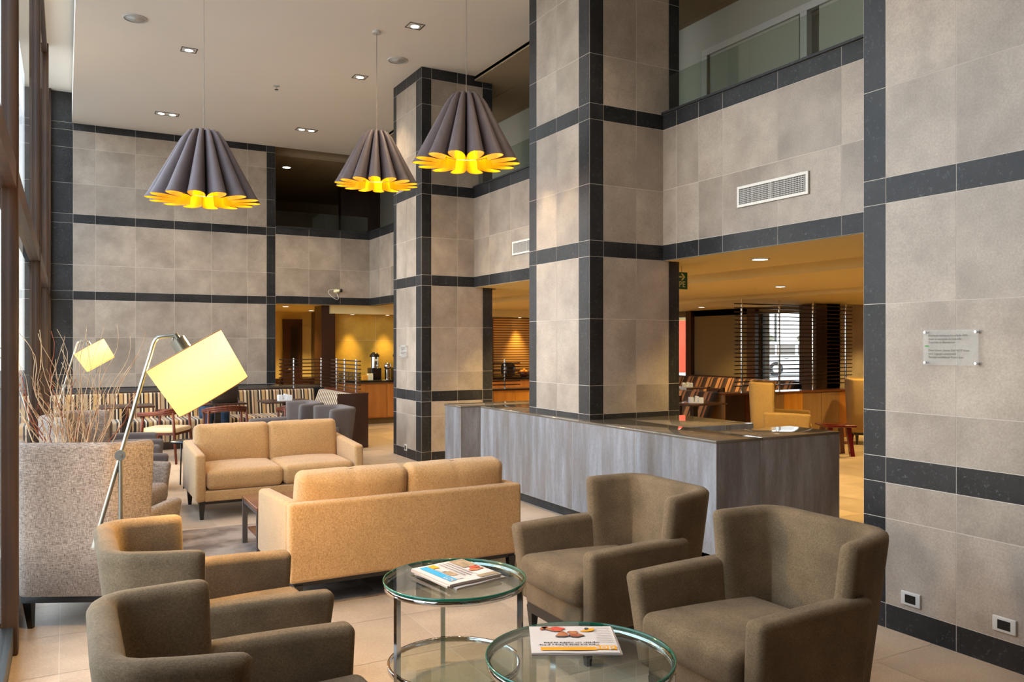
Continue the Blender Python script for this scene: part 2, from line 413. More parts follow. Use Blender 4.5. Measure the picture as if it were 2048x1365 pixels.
# far wall
mb = MB()
us = cuts(-.45, 3.477, [.105, .443, 1.066, 1.70, 2.327, 2.963, 3.31])
vzf = cuts(0, 6.05, [.79, .86, 2.355, 2.505, 3.655, 3.81, 5.225, 5.35, .5, 1.09, 1.715, 2.95, 4.33, 4.93])
FB = [(.79, .86), (2.355, 2.505), (3.655, 3.81), (5.225, 6.1)]
clad(mb, (0, 15.6, 0), (1, 0, 0), (0, 0, 1), us, vzf, lambda u, v: u < .105 or u > 3.31 or inb(v, FB))
mb.box((-.6, 15.61, 0), (3.47, 16.0, 6.05), mi=0)
clad(mb, (3.477, 15.6, 0), (0, 1, 0), (0, 0, 1), [0, .4], vzf, lambda u, v: True)
S(mb, 'wall_back', STONE)
# ---- balcony parapets
def parapet(mb, O, U, us, zb=2.395, zt=3.78):
    v = cuts(zb, zt, [zb + .148, zt - .145, 3.06])
    clad(mb, O, U, (0, 0, 1), us, v, lambda u, w: w < zb + .148 or w > zt - .145)
mb = MB()                                                    # along Y, between near pillar and right wall
js = [3.13, 3.823, 4.031, 4.639, 5.257, 5.561, 5.86, 6.08]
parapet(mb, (4.973, 6.08, 0), (0, -1, 0), [round(6.08 - x, 3) for x in reversed(js)])
mb.box((4.983, 2.3, 2.395), (5.16, 6.06, 3.778), mi=1)
mb.box((4.95, 3.13, 3.78), (5.18, 6.06, 3.80), mi=1)
S(mb, 'wall_balcony_right', STONE)
mb = MB()                                                    # between far pillar and near pillar
js = [7.14, 7.3, 7.9, 8.5, 9.1, 9.7, 10.17]
parapet(mb, (4.99, 10.17, 0), (0, -1, 0), [round(10.17 - x, 3) for x in reversed(js)])
mb.box((5.0, 7.1, 2.395), (5.16, 10.2, 3.778), mi=1)
mb.box((4.965, 7.1, 3.78), (5.18, 10.2, 3.80), mi=1)
S(mb, 'wall_balcony_middle', STONE)
mb = MB()                                                    # behind far pillar, to the back wall
parapet(mb, (5.33, 15.6, 0), (0, -1, 0), [0, .6, 1.2, 1.8, 2.4, 3.0, 3.6, 4.3], 2.375, 3.83)
mb.box((5.34, 11.3, 2.375), (5.5, 15.8, 3.828), mi=1)
mb.box((5.30, 11.3, 3.83), (5.52, 15.8, 3.85), mi=1)
parapet(mb, (0, 15.6, 0), (1, 0, 0), [3.477, 4.113, 4.73, 5.33], 2.375, 3.83)
mb.box((3.477, 15.61, 2.375), (5.4, 15.78, 3.828), mi=1)
mb.box((3.477, 15.57, 3.83), (5.4, 15.8, 3.85), mi=1)
S(mb, 'wall_balcony_back', STONE)
# ---- pillars
def pillar(name, x0, y0, x1, y1, lj, rj, zb, zt=ZC):
    mb = MB()
    v = [z for z in VZ if z >= zb - 1e-6]
    if v[0] > zb: v = [zb] + v
    clad(mb, (x0, y1, 0), (0, -1, 0), (0, 0, 1), [0] + lj + [y1 - y0], v, lambda u, w: u < lj[0] or u > lj[-1] or inb(w))
    clad(mb, (x0, y0, 0), (1, 0, 0), (0, 0, 1), [0] + rj + [x1 - x0], v, lambda u, w: u < rj[0] or u > rj[-1] or inb(w))
    clad(mb, (x1, y0, 0), (0, 1, 0), (0, 0, 1), [0, .15, .52, .9, y1 - y0], v, lambda u, w: u < .15 or inb(w))
    mb.box((x0 + .008, y0 + .008, zb), (x1 - .008, y1, ZC + .5), mi=0)
    return S(mb, name, STONE)
pillar('wall_pillar_near', 4.13, 6.053, 5.171, 7.136, [.145, .527, .908], [.153, .525, .909], 0)
pillar('wall_pillar_far', 4.2, 10.157, 5.277, 11.223, [.123, .507, .87], [.146, .534, .92], 0)
# ---- restaurant ceiling / mezzanine slab
mb = MB()
mb.box((5.0, 2.3, 2.392), (6.3, 10.2, 2.6)); mb.box((5.36, 10.2, 2.38), (6.3, 16.3, 2.6))
mb.box((3.477, 15.7, 2.372), (6.3, 21, 2.6))
mb.box((6.3, 2.3, 2.47), (6.9, 21, 2.6))
mb.box((6.9, 2.3, 2.36), (9.2, 21, 2.6))
mb.box((9.2, 2.3, 2.44), (9.7, 21, 2.6))
mb.box((9.7, 2.3, 2.33), (14, 21, 2.6))
mb.box((5.1, 2.3, 2.6), (14.3, 10.2, 3.2)); mb.box((5.36, 10.2, 2.6), (14.3, 21, 3.2))
mb.box((3.0, 15.98, 2.6), (5.0, 21, 3.2))
mb.box((4.6, 15.8, 2.21), (14, 16.2, 2.45))
S(mb, 'ceiling_restaurant', 'plaster_warm')
mb = MB()
for k in range(12): mb.box((5.0 + .6 * k, 2.3, 5.28), (5.0 + .6 * k + .594, 21, 5.34))
mb.box((5.0, 2.3, 5.30), (14.3, 21, 6.05)); mb.box((-.6, 15.98, 5.30), (5.0, 21, 6.05))
for k in range(9): mb.box((-.4 + .6 * k, 16.0, 5.28), (-.4 + .6 * k + .594, 21, 5.30))
S(mb, 'ceiling_mezzanine', 'plaster_dim')
mb = MB(); mb.box((14, 2.3, 3.2), (14.3, 21, 6.05)); mb.box((-.6, 21, 0), (14.3, 21.3, 6.3)); mb.box((5.2, 2.3 - .3, 0), (14.3, 2.3, 6.05)); mb.box((-.6, 16, 0), (-.3, 21, 6.05)); mb.box((6.9, 15.9, 3.2), (7.1, 21, 5.3)); mb.box((5.6, 18.4, 3.2), (14, 18.6, 5.3), mi=1)
S(mb, 'wall_outer_shell', ['plaster_dim', 'dark_wood'])
# mezzanine inner wall with glazed partitions
mb = MB()
mb.box((6.3, 2.3, 4.86), (6.5, 6.9, 5.3)); mb.box((6.3, 6.9, 3.2), (6.55, 7.5, 5.3)); mb.box((6.05, 7.5, 3.2), (6.55, 7.9, 5.3)); mb.box((6.3, 2.3, 3.2), (6.5, 6.9, 3.6)); mb.box((6.55, 2.3, 3.2), (6.6, 21, 5.3))
mb.box((6.3, 7.9, 3.2), (6.55, 15.0, 5.3))
S(mb, 'wall_mezzanine', 'mezzanine_white')
t = T('window_11', 'pale glazed sliding partition of the upper floor behind the glass balustrade', 'window', (6.3, 4.6, 3.6)); t['kind'] = 'structure'
for a in (-2.3, -.62, .95):
    MB().box((-.06, a, 0), (0, a + 1.33, 1.2)).build('pane', 'mezzanine_white', t)
f = MB()
for a in (-2.3, -.70, .86, 2.24): f.box((-.09, a - .03, 0), (-.02, a + .05, 1.199))
f.box((-.09, -2.3, 1.2), (-.02, 2.29, 1.27)); f.build('window_frame', 'white_metal', t)
# glass balustrades
def balustrade(x, y, rz, L, label, seams, h=.36):
    t = T('glass_balustrade', label, 'balustrade', (x, y, 3.80), rz)
    for i in range(len(seams) - 1):
        MB().box((-.006, seams[i] + .006, 0), (.006, seams[i + 1] - .006, h)).build('glass_panel', 'rail_glass', t)
        MB().box((-.012, seams[i] + .006, 0), (.012, seams[i + 1] - .006, .02)).build('base_channel', 'brushed_steel', t)
balustrade(5.04, 3.13, 0, 2.9, 'low glass balustrade on the parapet above the wide vent grille', [.0, 1.3, 2.92])
balustrade(5.05, 7.14, 0, 3.0, 'low glass balustrade on the parapet between the two stone pillars', [.0, 1.5, 3.0])
balustrade(5.34, 15.72, radians(90), 1.9, 'low glass balustrade on the back balcony beside the tiled end wall', [.0, .9, 1.85])

# ---------------------------------------------------------------- window wall on the left
mulls = [1.9, 4.87, 9.05, 13.2]
for i, y in enumerate(mulls):
    if i >= len(mulls) - 1: break
    y2 = mulls[i + 1]
    t = T('window_%d' % (i + 1), 'tall window bay', 'window', (0, y, 0)); t['kind'] = 'structure'
    t['label'] = 'floor-to-ceiling window bay number %s from the camera along the left side' % (['one', 'two', 'three'][i])
    f = MB(); f.soft((-.2525, .045, 2.93), (.075, .1, 5.86), .008, 1, 1); f.build('mullion', 'wood_mullion', t)
    MB().box((-.34, .09, 2.40), (-.222, y2 - y, 2.53)).build('transom', 'wood_mullion', t)
    MB().box((-.34, .09, .03), (-.235, y2 - y, .15)).build('window_sill', 'metal_frame', t)
    MB().box((-.34, .09, 5.72), (-.235, y2 - y, 5.86)).build('head_rail', 'wood_mullion', t)
    MB().add([(-.262, .09, .15), (-.262, y2 - y, .15), (-.262, y2 - y, 2.42), (-.262, .09, 2.42)], [(0, 1, 2, 3)]).build('pane', 'window_glass', t)
    MB().add([(-.262, .09, 2.52), (-.262, y2 - y, 2.52), (-.262, y2 - y, 5.74), (-.262, .09, 5.74)], [(0, 1, 2, 3)]).build('pane', 'window_glass', t)
t = T('window_5', 'last short window bay against the tiled end wall', 'window', (0, 13.2, 0)); t['kind'] = 'structure'
MB().soft((-.2525, .045, 2.93), (.075, .1, 5.86), .008, 1, 1).build('mullion', 'wood_mullion', t)
MB().soft((-.2525, 2.34, 2.93), (.075, .1, 5.86), .008, 1, 1).build('mullion', 'wood_mullion', t)
MB().box((-.34, .09, 2.40), (-.222, 2.38, 2.53)).build('transom', 'wood_mullion', t)
MB().box((-.34, .09, .03), (-.235, 2.38, .15)).build('window_sill', 'metal_frame', t)
MB().add([(-.262, .09, .15), (-.262, 2.38, .15), (-.262, 2.38, 2.42), (-.262, .09, 2.42)], [(0, 1, 2, 3)]).build('pane', 'window_glass', t)
MB().add([(-.262, .09, 2.52), (-.262, 2.38, 2.52), (-.262, 2.38, 5.86), (-.262, .09, 5.86)], [(0, 1, 2, 3)]).build('pane', 'window_glass', t)
mb = MB(); mb.box((-.6, -6, 0), (-.4, 1.9, 6.05)); S(mb, 'wall_left_daylight_block', 'pale_stone')  # unseen solid wall, added to block daylight at the near end
mb = MB(); mb.box((-.42, .6, 0), (-.25, 15.6, .03)); S(mb, 'trim_1', 'metal_frame')
mb = MB(); mb.box((-60, -40, -.4), (-.46, 60, -.05)); mb.box((14.31, -40, -.4), (160, 200, -.12)); S(mb, 'trim_ground', 'asphalt')

# ---------------------------------------------------------------- restaurant side walls
mb = MB()                                      # window wall at X=12, pieces around two openings
for a, b in ((10.0, 10.58), (11.68, 13.72), (15.2, 16.3)):
    mb.box((12, a, 0), (12.3, b, 2.5))
mb.box((12, 10.5, 0), (12.3, 16.3, .86)); mb.box((12, 10.5, 2.2), (12.3, 16.3, 2.5))
mb.box((13.9, 2.3, 0), (14.3, 10.0, 3.2)); mb.box((12.0, 10.0, 0), (14.3, 10.2, 3.2), mi=1); mb.box((12.0, 16.3, 0), (12.6, 21, 3.2)); mb.box((12.3, 9.0, 2.5), (14.3, 16.3, 3.2))
S(mb, 'wall_restaurant_side', ['bronze_panel', 'pale_stone'])
mb = MB(); mb.box((11.7, 10.02, 0), (11.99, 10.34, 2.32)); mb.box((11.9, 10.40, .86), (12.02, 10.58, 2.32)); mb.box((11.9, 11.68, .86), (12.02, 11.90, 2.32)); mb.box((11.9, 13.55, .86), (12.02, 13.72, 2.32)); mb.box((11.9, 11.90, .86), (12.0, 13.55, .94)); S(mb, 'trim_2', 'dark_wood')
mb = MB()                                      # back wall of the restaurant
us = cuts(4.72, 12.0, [], 4.72, .95); vz = cuts(0, 2.45, [.4, 1.03, 1.68])
clad(mb, (0, 16.2, 0), (1, 0, 0), (0, 0, 1), us, vz, lambda u, v: False, mi=(0, 1, 2))
mb.box((4.72, 16.21, 0), (12.0, 16.4, 2.45)); S(mb, 'wall_buffet', ['yellow_stone', 'dark_stone', 'grout'])
mb = MB(); mb.box((4.44, 15.9, 0), (4.72, 16.4, 2.6)); mb.box((5.22, 19.3, 0), (5.5, 19.59, 2.6)); S(mb, 'trim_3', 'dark_wood')
mb = MB(); mb.box((3.0, 19.6, 0), (7.0, 19.8, 2.6)); mb.box((6.8, 16.4, 0), (7.0, 19.6, 2.6)); mb.box((3.0, 15.98, 0), (3.2, 19.8, 2.6)); S(mb, 'wall_corridor', 'plaster_warm')
mb = MB(); mb.box((3.2, 19.57, .55), (6.8, 19.6, .78)); S(mb, 'trim_4', 'dark_wood')
t = T('door_1', 'dark wooden corridor door with a tall glass strip', 'door', (4.75, 19.55, 0)); t['kind'] = 'structure'
MB().box((-.17, -.05, 0), (.17, 0, 2.1)).build('door_leaf', 'dark_wood', t)
MB().box((-.05, -.07, 1.05), (.12, -.051, 2.0)).build('door_glass', 'black_plastic', t)
MB().box((-.23, -.06, 0), (-.17, 0, 2.2)).box((.17, -.06, 0), (.23, 0, 2.2)).box((-.17, -.06, 2.1), (.17, 0, 2.2)).build('door_frame', 'dark_wood', t)
MB().tube([(-.12, -.07, 1.0), (-.12, -.11, 1.0), (-.02, -.11, 1.02)], .014).build('door_handle', 'chrome', t)
# roller shutter on the buffet wall
t = T('window_12', 'closed amber slatted blind on the restaurant back wall', 'blind', (8.9, 16.19, 0)); t['kind'] = 'structure'
MB().box((-.5, -.04, .9), (.5, 0, 2.19)).build('slat_panel', 'slat_blind', t)
MB().box((.5, -.06, 0), (.62, 0, 2.2)).box((-.62, -.06, 0), (-.5, 0, 2.2)).build('blind_frame', 'dark_wood', t)
# windows of the restaurant
for k, (a, b, lab) in enumerate(((10.58, 11.68, 'restaurant window with the white car parked outside'), (13.72, 15.2, 'restaurant window beside the near pillar with red structure outside'))):
    t = T('window_%d' % (13 + k), lab, 'window', (12.1, a, .86)); t['kind'] = 'structure'
    MB().add([(0, .03, .03), (0, b - a - .03, .03), (0, b - a - .03, 1.31), (0, .03, 1.31)], [(0, 1, 2, 3)]).build('pane', 'clear_glass', t)
    MB().box((-.03, 0, 0), (.03, .04, 1.34)).box((-.03, b - a - .04, 0), (.03, b - a, 1.34)).box((-.03, .04, 0), (.03, b - a - .04, .04)).build('window_frame', 'metal_frame', t)

# ---------------------------------------------------------------- stone reception counter
def counter_block(name, label, faces, tops, kick):
    t = T(name, label, 'counter', (0, 0, 0))
    mb = MB()
    for O, U, us in faces:
        clad(mb, O, U, (0, 0, 1), us, [0, .80], lambda u, w: False, mi=(0, 0, 1))
    mb.build('front_panel', ['counter_stone', 'grout'], t)
    mb = MB()
    for (x0, y0, x1, y1, z) in tops: mb.soft(((x0 + x1) / 2, (y0 + y1) / 2, z - .02), (x1 - x0, y1 - y0, .04), .002, 1, 1)
    mb.build('countertop', 'counter_top_stone', t)
    mb = MB()
    for (x0, y0, x1, y1) in kick: mb.box((x0, y0, 0), (x1, y1, .10))
    mb.build('plinth', 'dark_stone', t)
    return t
zt = .915
t = T('reception_counter', 'long grey tiled counter wrapped around the near stone pillar', 'counter', (4.02, 4.312, 0))
mb = MB(); J = [8.018, 7.552, 7.102, 6.636, 6.172, 5.71, 5.244, 4.777, 4.312]
clad(mb, (0, 8.018 - 4.312, .1), (0, -1, 0), (0, 0, 1), [round(8.018 - j, 3) for j in J], [0, zt - .1], lambda u, w: False, mi=(0, 0, 1))
clad(mb, (0, 0, .1), (1, 0, 0), (0, 0, 1), [0, .434, .866, 1.277], [0, zt - .1], lambda u, w: False, mi=(0, 0, 1))
clad(mb, (1.277, 0, .1), (0, 1, 0), (0, 0, 1), [0, .5], [0, zt - .1], lambda u, w: False, mi=(0, 0, 1))
clad(mb, (.45, .82, .1), (1, 0, 0), (0, 0, 1), [0, .42, .74], [0, zt - .1], lambda u, w: False, mi=(0, 0, 1))
clad(mb, (1.277, .5, .1), (-1, 0, 0), (0, 0, 1), [0, .42, .827], [0, zt - .1], lambda u, w: False, mi=(0, 0, 1))
clad(mb, (1.19, .82, .1), (0, 1, 0), (0, 0, 1), [0, .45, .9], [0, zt - .1], lambda u, w: False, mi=(0, 0, 1))
clad(mb, (.45, .5, .1), (0, 1, 0), (0, 0, 1), [0, .32], [0, zt - .1], lambda u, w: False, mi=(0, 0, 1))
clad(mb, (.6, 3.706, .1), (-1, 0, 0), (0, 0, 1), [0, .6], [0, zt - .1], lambda u, w: False, mi=(0, 0, 1))
mb.build('front_panel', ['counter_stone', 'grout'], t)
mb = MB()
def slab(x0, y0, x1, y1): mb.soft(((x0 + x1) / 2, (y0 + y1) / 2, zt - .008), (x1 - x0 - .003, y1 - y0 - .003, .02), .0015, 1, 1)
slab(-.004, -.004, .45, 1.738); slab(.45, -.004, 1.281, .50)
slab(.45, .82, 1.19, 1.738); slab(-.004, 1.738, .107, 2.83); slab(-.004, 2.83, .7, 3.706)
mb.build('countertop', 'counter_top_stone', t)
MB().box((.06, .05, 0), (1.22, .46, .10)).box((.06, .05, 0), (.42, 1.7, .10)).box((.06, 1.7, 0), (.10, 3.66, .10)).box((.5, .86, 0), (1.15, 1.7, .1)).build('plinth', 'dark_stone', t)
t = T('tiled_partition', 'low grey tiled partition behind the long counter, beside the far stone pillar', 'partition', (4.06, 8.62, 0))
mb = MB()
clad(mb, (0, .45, 0), (0, -1, 0), (0, 0, 1), [0, .45], [0, .865], lambda u, w: False, mi=(0, 0, 1))
clad(mb, (0, 0, 0), (1, 0, 0), (0, 0, 1), [0, .45, .9, 1.35, 1.8], [0, .865], lambda u, w: False, mi=(0, 0, 1))
clad(mb, (1.8, .45, 0), (-1, 0, 0), (0, 0, 1), [0, .9, 1.8], [0, .865], lambda u, w: False, mi=(0, 0, 1))
mb.build('front_panel', ['counter_stone', 'grout'], t)
MB().soft((.9, .225, .862), (1.81, .46, .02), .0015, 1, 1).build('countertop', 'counter_top_stone', t)

# ---------------------------------------------------------------- upholstery helpers
def leg4(t, pts, ztop, m='black_leg', w=.045, w2=.026, spl=.0):
    for x, y in pts:
        sx, sy = (1 if x > 0 else -1), (1 if y > 0 else -1)
        vs = []
        for z, h, o in ((0, w2 / 2, spl), (ztop, w / 2, 0)):
            vs += [(x + sx * o - h, y + sy * o - h, z), (x + sx * o + h, y + sy * o - h, z), (x + sx * o + h, y + sy * o + h, z), (x + sx * o - h, y + sy * o + h, z)]
        MB().add(vs, [(0, 3, 2, 1), (4, 5, 6, 7), (0, 1, 5, 4), (1, 2, 6, 5), (2, 3, 7, 6), (3, 0, 4, 7)]).build('leg', m, t)
def smooth_path(pts, it=3, keep=True):
    for _ in range(it):
        q = [pts[0]]
        for a, b in zip(pts, pts[1:]):
            q += [tuple(a[i] * .75 + b[i] * .25 for i in range(len(a))), tuple(a[i] * .25 + b[i] * .75 for i in range(len(a)))]
        q.append(pts[-1]); pts = q
    return pts
def shell(mb, path, thick, zb, flare, rnd=.035, mi=0):
    """upholstered wall swept along a plan path. path points: (x, y, ztop); flare = outward lean per metre"""
    L = [0]
    for a, b in zip(path, path[1:]): L.append(L[-1] + math.hypot(b[0] - a[0], b[1] - a[1]))
    tot = L[-1]; n = len(path); rings = []
    def sec(i, px, py, zt, th, shrink=1.0):
        a = path[max(i - 1, 0)]; b = path[min(i + 1, n - 1)]
        dx, dy = b[0] - a[0], b[1] - a[1]; l = math.hypot(dx, dy); nx, ny = -dy / l, dx / l   # left normal = inward side chosen by sign
        h = th / 2; r = min(rnd, h * .95); out = []
        prof = [(-h, zb), (-h, zb + (zt - zb) * .35), (-h, zb + (zt - zb) * .7), (-h, zt - r)]
        prof += [(-h + r - r * cos(a_), zt - r + r * sin(a_)) for a_ in (pi / 8, pi / 4, 3 * pi / 8, pi / 2)]
        prof += [(h - r + r * sin(a_), zt - r + r * cos(a_)) for a_ in (0, pi / 8, pi / 4, 3 * pi / 8, pi / 2)]
        prof += [(h, zb + (zt - zb) * .7), (h, zb + (zt - zb) * .35), (h, zb)]
        for w, z in prof:
            lean = flare * (z - zb)
            out.append((px - nx * lean + nx * w * shrink, py - ny * lean + ny * w * shrink, z))
        return out
    a, b = path[0], path[1]; l = math.hypot(b[0] - a[0], b[1] - a[1]); ux, uy = (b[0] - a[0]) / l, (b[1] - a[1]) / l
    e = min(rnd, thick / 2)
    for s_, k in ((0, .35), (.3, .75), (.65, .95)): rings.append(sec(0, a[0] + ux * e * s_, a[1] + uy * e * s_, a[2] - e * (1 - k) * .6, thick, k))
    for i in range(n):
        p = path[i]
        if L[i] > e and tot - L[i] > e: rings.append(sec(i, p[0], p[1], p[2], thick))
    a, b = path[-1], path[-2]; l = math.hypot(b[0] - a[0], b[1] - a[1]); ux, uy = (b[0] - a[0]) / l, (b[1] - a[1]) / l
    for s_, k in ((.65, .95), (.3, .75), (0, .35)): rings.append(sec(n - 1, a[0] + ux * e * s_, a[1] + uy * e * s_, a[2] - e * (1 - k) * .6, thick, k))
    m = len(rings[0]); vs = [p for r in rings for p in r]
    fs = [(i * m + j, (i + 1) * m + j, (i + 1) * m + (j + 1) % m, i * m + (j + 1) % m) for i in range(len(rings) - 1) for j in range(m)]
    fs += [tuple(range(m)), tuple(reversed(range((len(rings) - 1) * m, len(rings) * m)))]
    mb.add(vs, fs, True, mi)
def cushion(mb, c, size, b, puff, tilt=0, k=4, m=5):
    M = Matrix.Translation(c) @ Matrix.Rotation(tilt, 4, 'Y')
    mb.soft((0, 0, 0), size, b, k, m, puff, M=M)
    # piped seam around the widest edge
    return mb

# ---------------------------------------------------------------- sofas  (local: faces +x, width along y)
def sofa(label, loc, rz):
    t = T('sofa', label, 'sofa', loc, rz, None)
    w, d = 1.575, .93; x0, x1 = -d / 2, d / 2
    MB().soft((x0 + .045, 0, .405), (.09, w, .475), .022, 3, 1).build('backrest', 'sofa_fabric', t)
    for s_ in (-1, 1):
        MB().soft((.04, s_ * (w / 2 - .045), .405), (d - .085, .09, .475), .03, 3, 1,
                  warp=lambda x, y, z: (x - max(0, z) * .10 * max(0, x) / .42, y, z - .045 * max(0, (x - .1)) / .32 * max(0, z) / .24)).build('armrest', 'sofa_fabric', t)
    MB().soft((.02, 0, .215), (d - .06, w - .16, .095), .012, 2, 1).build('seat_base', 'sofa_fabric', t)
    for s_ in (-1, 1):
        MB().soft((.075, s_ * .345, .355), (.75, .685, .18), .05, 4, 5, (.015, .008, .025)).build('seat_cushion', 'sofa_fabric', t)
        M = Matrix.Translation((x0 + .20, s_ * .352, .60)) @ Matrix.Rotation(radians(-9), 4, 'Y')
        cu = MB().soft((0, 0, 0), (.17, .695, .40), .05, 4, 23, (.05, .014, .012),
                  warp=lambda x, y, z: (x - .007 * math.exp(-((y - .05 * z) / .014) ** 2) * max(0, z / .2) * (1 if x > 0 else -1), y, z - .004 * math.exp(-(y / .02) ** 2) * max(0, z) / .2 - .012 * (abs(y) / .35) ** 4 * 0 + .010 * (abs(y) / .35) ** 6 * (1 if z > 0 else -1)), M=M).build('back_cushion', 'sofa_fabric', t)
        pts = [(.0, a * .33, b * .185) for a, b in ((-1, -1), (1, -1), (1, 1), (-1, 1), (-1, -1))]
    MB().box((x0 + .03, -w / 2 + .04, .14), (x1 - .04, w / 2 - .04, .17)).build('base_rail', 'black_leg', t)
    leg4(t, [(x0 + .05, w / 2 - .06), (x0 + .05, -w / 2 + .06), (x1 - .07, w / 2 - .06), (x1 - .07, -w / 2 + .06)], .15, w=.055, w2=.03)
    return t
sofa1 = sofa('beige two-seat sofa with its back to the glass tables', (1.945, 5.29, .0065), radians(90))
sofa2 = dup(sofa1, (1.81, 8.22, 0.0), radians(-90), 'beige two-seat sofa facing the wooden coffee table, farther from the glass tables')

# ---------------------------------------------------------------- wing armchairs (local: faces +x)
def wing_chair(name, label, loc, rz, fabric, H=.82, arm=.60, wb=.24, wt=.295, xb=-.33, xw=-.07, xa=.40, th=.085, flare=.125, zb=.18, seat=.43, aw=.10, wa=.30, legh=.16, railm='black_leg', rc=.11, leg_spl=.0):
    t = T(name, label, 'armchair', loc, rz)
    mb = MB()
    path = [(xw, -wt, H - .005), (xb * .62 + xw * .38, -(wt * .45 + wb * .55), H), (xb, -wb, H + .005), (xb, -wb * .4, H + .005), (xb, wb * .4, H + .005), (xb, wb, H + .005), (xb * .62 + xw * .38, (wt * .45 + wb * .55), H), (xw, wt, H - .005)]
    q = []
    for i, p in enumerate(path):
        if 0 < i < len(path) - 1:
            for nb in (path[i - 1], path[i + 1]):
                d = math.hypot(nb[0] - p[0], nb[1] - p[1]); k = min(.45, rc / d)
                e_ = tuple(p[j] * (1 - k) + nb[j] * k for j in range(3))
                q.append(e_)
                if nb is path[i - 1]: q.append(p)
        else: q.append(p)
    path = smooth_path(q, 2); path.reverse()
    shell(mb, path, th, zb, flare, .035)
    mb.build('backrest', fabric, t)
    for s_ in (-1, 1):
        L = xa - xb - .13
        MB().soft(((xa + xb + .13) / 2, s_ * wa, (arm + zb) / 2), (L, aw, arm - zb), .032, 3, 3,
                  warp=lambda x, y, z, s_=s_: (x + .035 * z / .2 * max(0, x / L), y + s_ * (.05 * (z / .4 + .5) + .015), z - (.025 * max(0, x / L) if z > .1 else 0))).build('armrest', fabric, t)
    MB().soft(((xa + xb) / 2 + .03, 0, zb + .06), (xa - xb - .08, wa * 2 - .05, .13), .015, 2, 1).build('seat_base', fabric, t)
    MB().soft(((xa + xb) / 2 + .055, 0, seat - .075), (xa - xb - .06, wa * 2 - .02, .15), .045, 4, 5, (.012, .0, .022),
              warp=lambda x, y, z: (x, y, z + .012 * (x / .35))).build('seat_cushion', fabric, t)
    MB().box((xb - .0, -wa + .01, legh - .045), (xa - .03, wa - .01, zb + .003)).build('base_rail', railm, t)
    leg4(t, [(xb + .04, wa - .03), (xb + .04, -wa + .03), (xa - .055, wa - .03), (xa - .055, -wa + .03)], legh - .01, railm, .052, .026, leg_spl)
    return t
A1 = wing_chair('velvet_armchair', 'taupe velvet armchair on the right, behind the glass table with the orange-banded newspaper', (2.60, 2.52, 0), radians(180), 'taupe_velvet')
MB().cyl((.33, .352, .235), (.33, .356, .235), .012, n=16).build('care_button', 'table_wood', A1)
A2 = dup(A1, (2.62, 3.62, 0), radians(180), 'taupe velvet armchair on the right, nearer to the long grey counter')
A3 = dup(A1, (.50, 2.50, 0), 0, 'taupe velvet armchair at the lower left, closest to the camera')
A4 = dup(A1, (.55, 3.65, 0), 0, 'taupe velvet armchair on the left, between the floor lamp pole and the beige sofa')
G1 = wing_chair('tub_chair', 'dark grey armchair of the window row, nearer to the high-backed woven chairs', (.42, 8.50, 0), 0, 'grey_fabric')
G2 = dup(G1, (.50, 9.76, 0), 0, 'dark grey armchair of the window row, nearer to the striped bench')
G3 = dup(G1, (2.58, 10.95, 0), radians(180), 'dark grey armchair behind the beige sofa, closer to the striped bench')
G4 = dup(G1, (2.70, 9.97, 0), radians(180), 'dark grey armchair behind the beige sofa, closer to the far stone pillar')
H1 = wing_chair('high_back_armchair', 'high-backed woven grey armchair seen from behind, beside the near window mullion', (.14, 5.42, 0), radians(64), 'woven_fabric',
                H=1.05, arm=.62, wb=.225, wt=.335, xb=-.29, xw=-.06, xa=.42, th=.07, flare=.05, rc=.045, zb=.20, seat=.44, aw=.085, wa=.27, legh=.20, leg_spl=-.01)
H2 = dup(H1, (.24, 7.25, 0), radians(-24), 'high-backed woven grey armchair turned towards the sofas, behind the twig vase')
H3 = wing_chair('high_back_armchair', 'high-backed ochre armchair in the restaurant, in front of the wood panelled divider', (9.2, 8.55, 0), radians(-48), 'yellow_fabric',
                H=1.05, arm=.62, wb=.26, wt=.33, xb=-.34, xw=-.06, xa=.42, th=.08, flare=.05, zb=.20, seat=.44, aw=.085, wa=.29, legh=.20)
H4 = dup(H3, (11.42, 8.62, 0), radians(-44), 'high-backed ochre armchair cut off by the right stone wall, beyond the red stool')

# ---------------------------------------------------------------- coffee table, rug
t = T('coffee_table', 'low brown wooden coffee table with a lower shelf between the two beige sofas', 'coffee table', (1.82, 6.47, .0065))
MB().soft((0, 0, .362), (1.16, .58, .028), .004, 1, 1).build('tabletop', 'table_wood', t)
MB().soft((0, 0, .12), (1.08, .50, .02), .003, 1, 1).build('lower_shelf', 'table_wood', t)
for sx in (-1, 1):
    for sy in (-1, 1):
        MB().box((sx * .56 - .018, sy * .27 - .018, .0), (sx * .56 + .018, sy * .27 + .018, .35)).build('leg', 'table_steel', t)
f = MB()
for sy in (-1, 1): f.box((-.54, sy * .27 - .012, .32), (.54, sy * .27 + .012, .348))
for sx in (-1, 1): f.box((sx * .56 - .012, -.25, .32), (sx * .56 + .012, .25, .348))
f.build('apron_frame', 'table_steel', t)
mb = MB()
for i in range(5):
    for j in range(5):
        mb.box((.75 + .5 * i, 4.92 + .5 * j, .0), (.75 + .5 * i + .5, 4.92 + .5 * j + .5, .006), mi=(0 if random.random() < .6 else 1))
o = mb.build('area_rug', ['rug', 'rug_light' if 'rug_light' in MATS else 'rug']); o['label'] = 'mottled grey brown carpet of square tiles under the sofas'; o['category'] = 'rug'

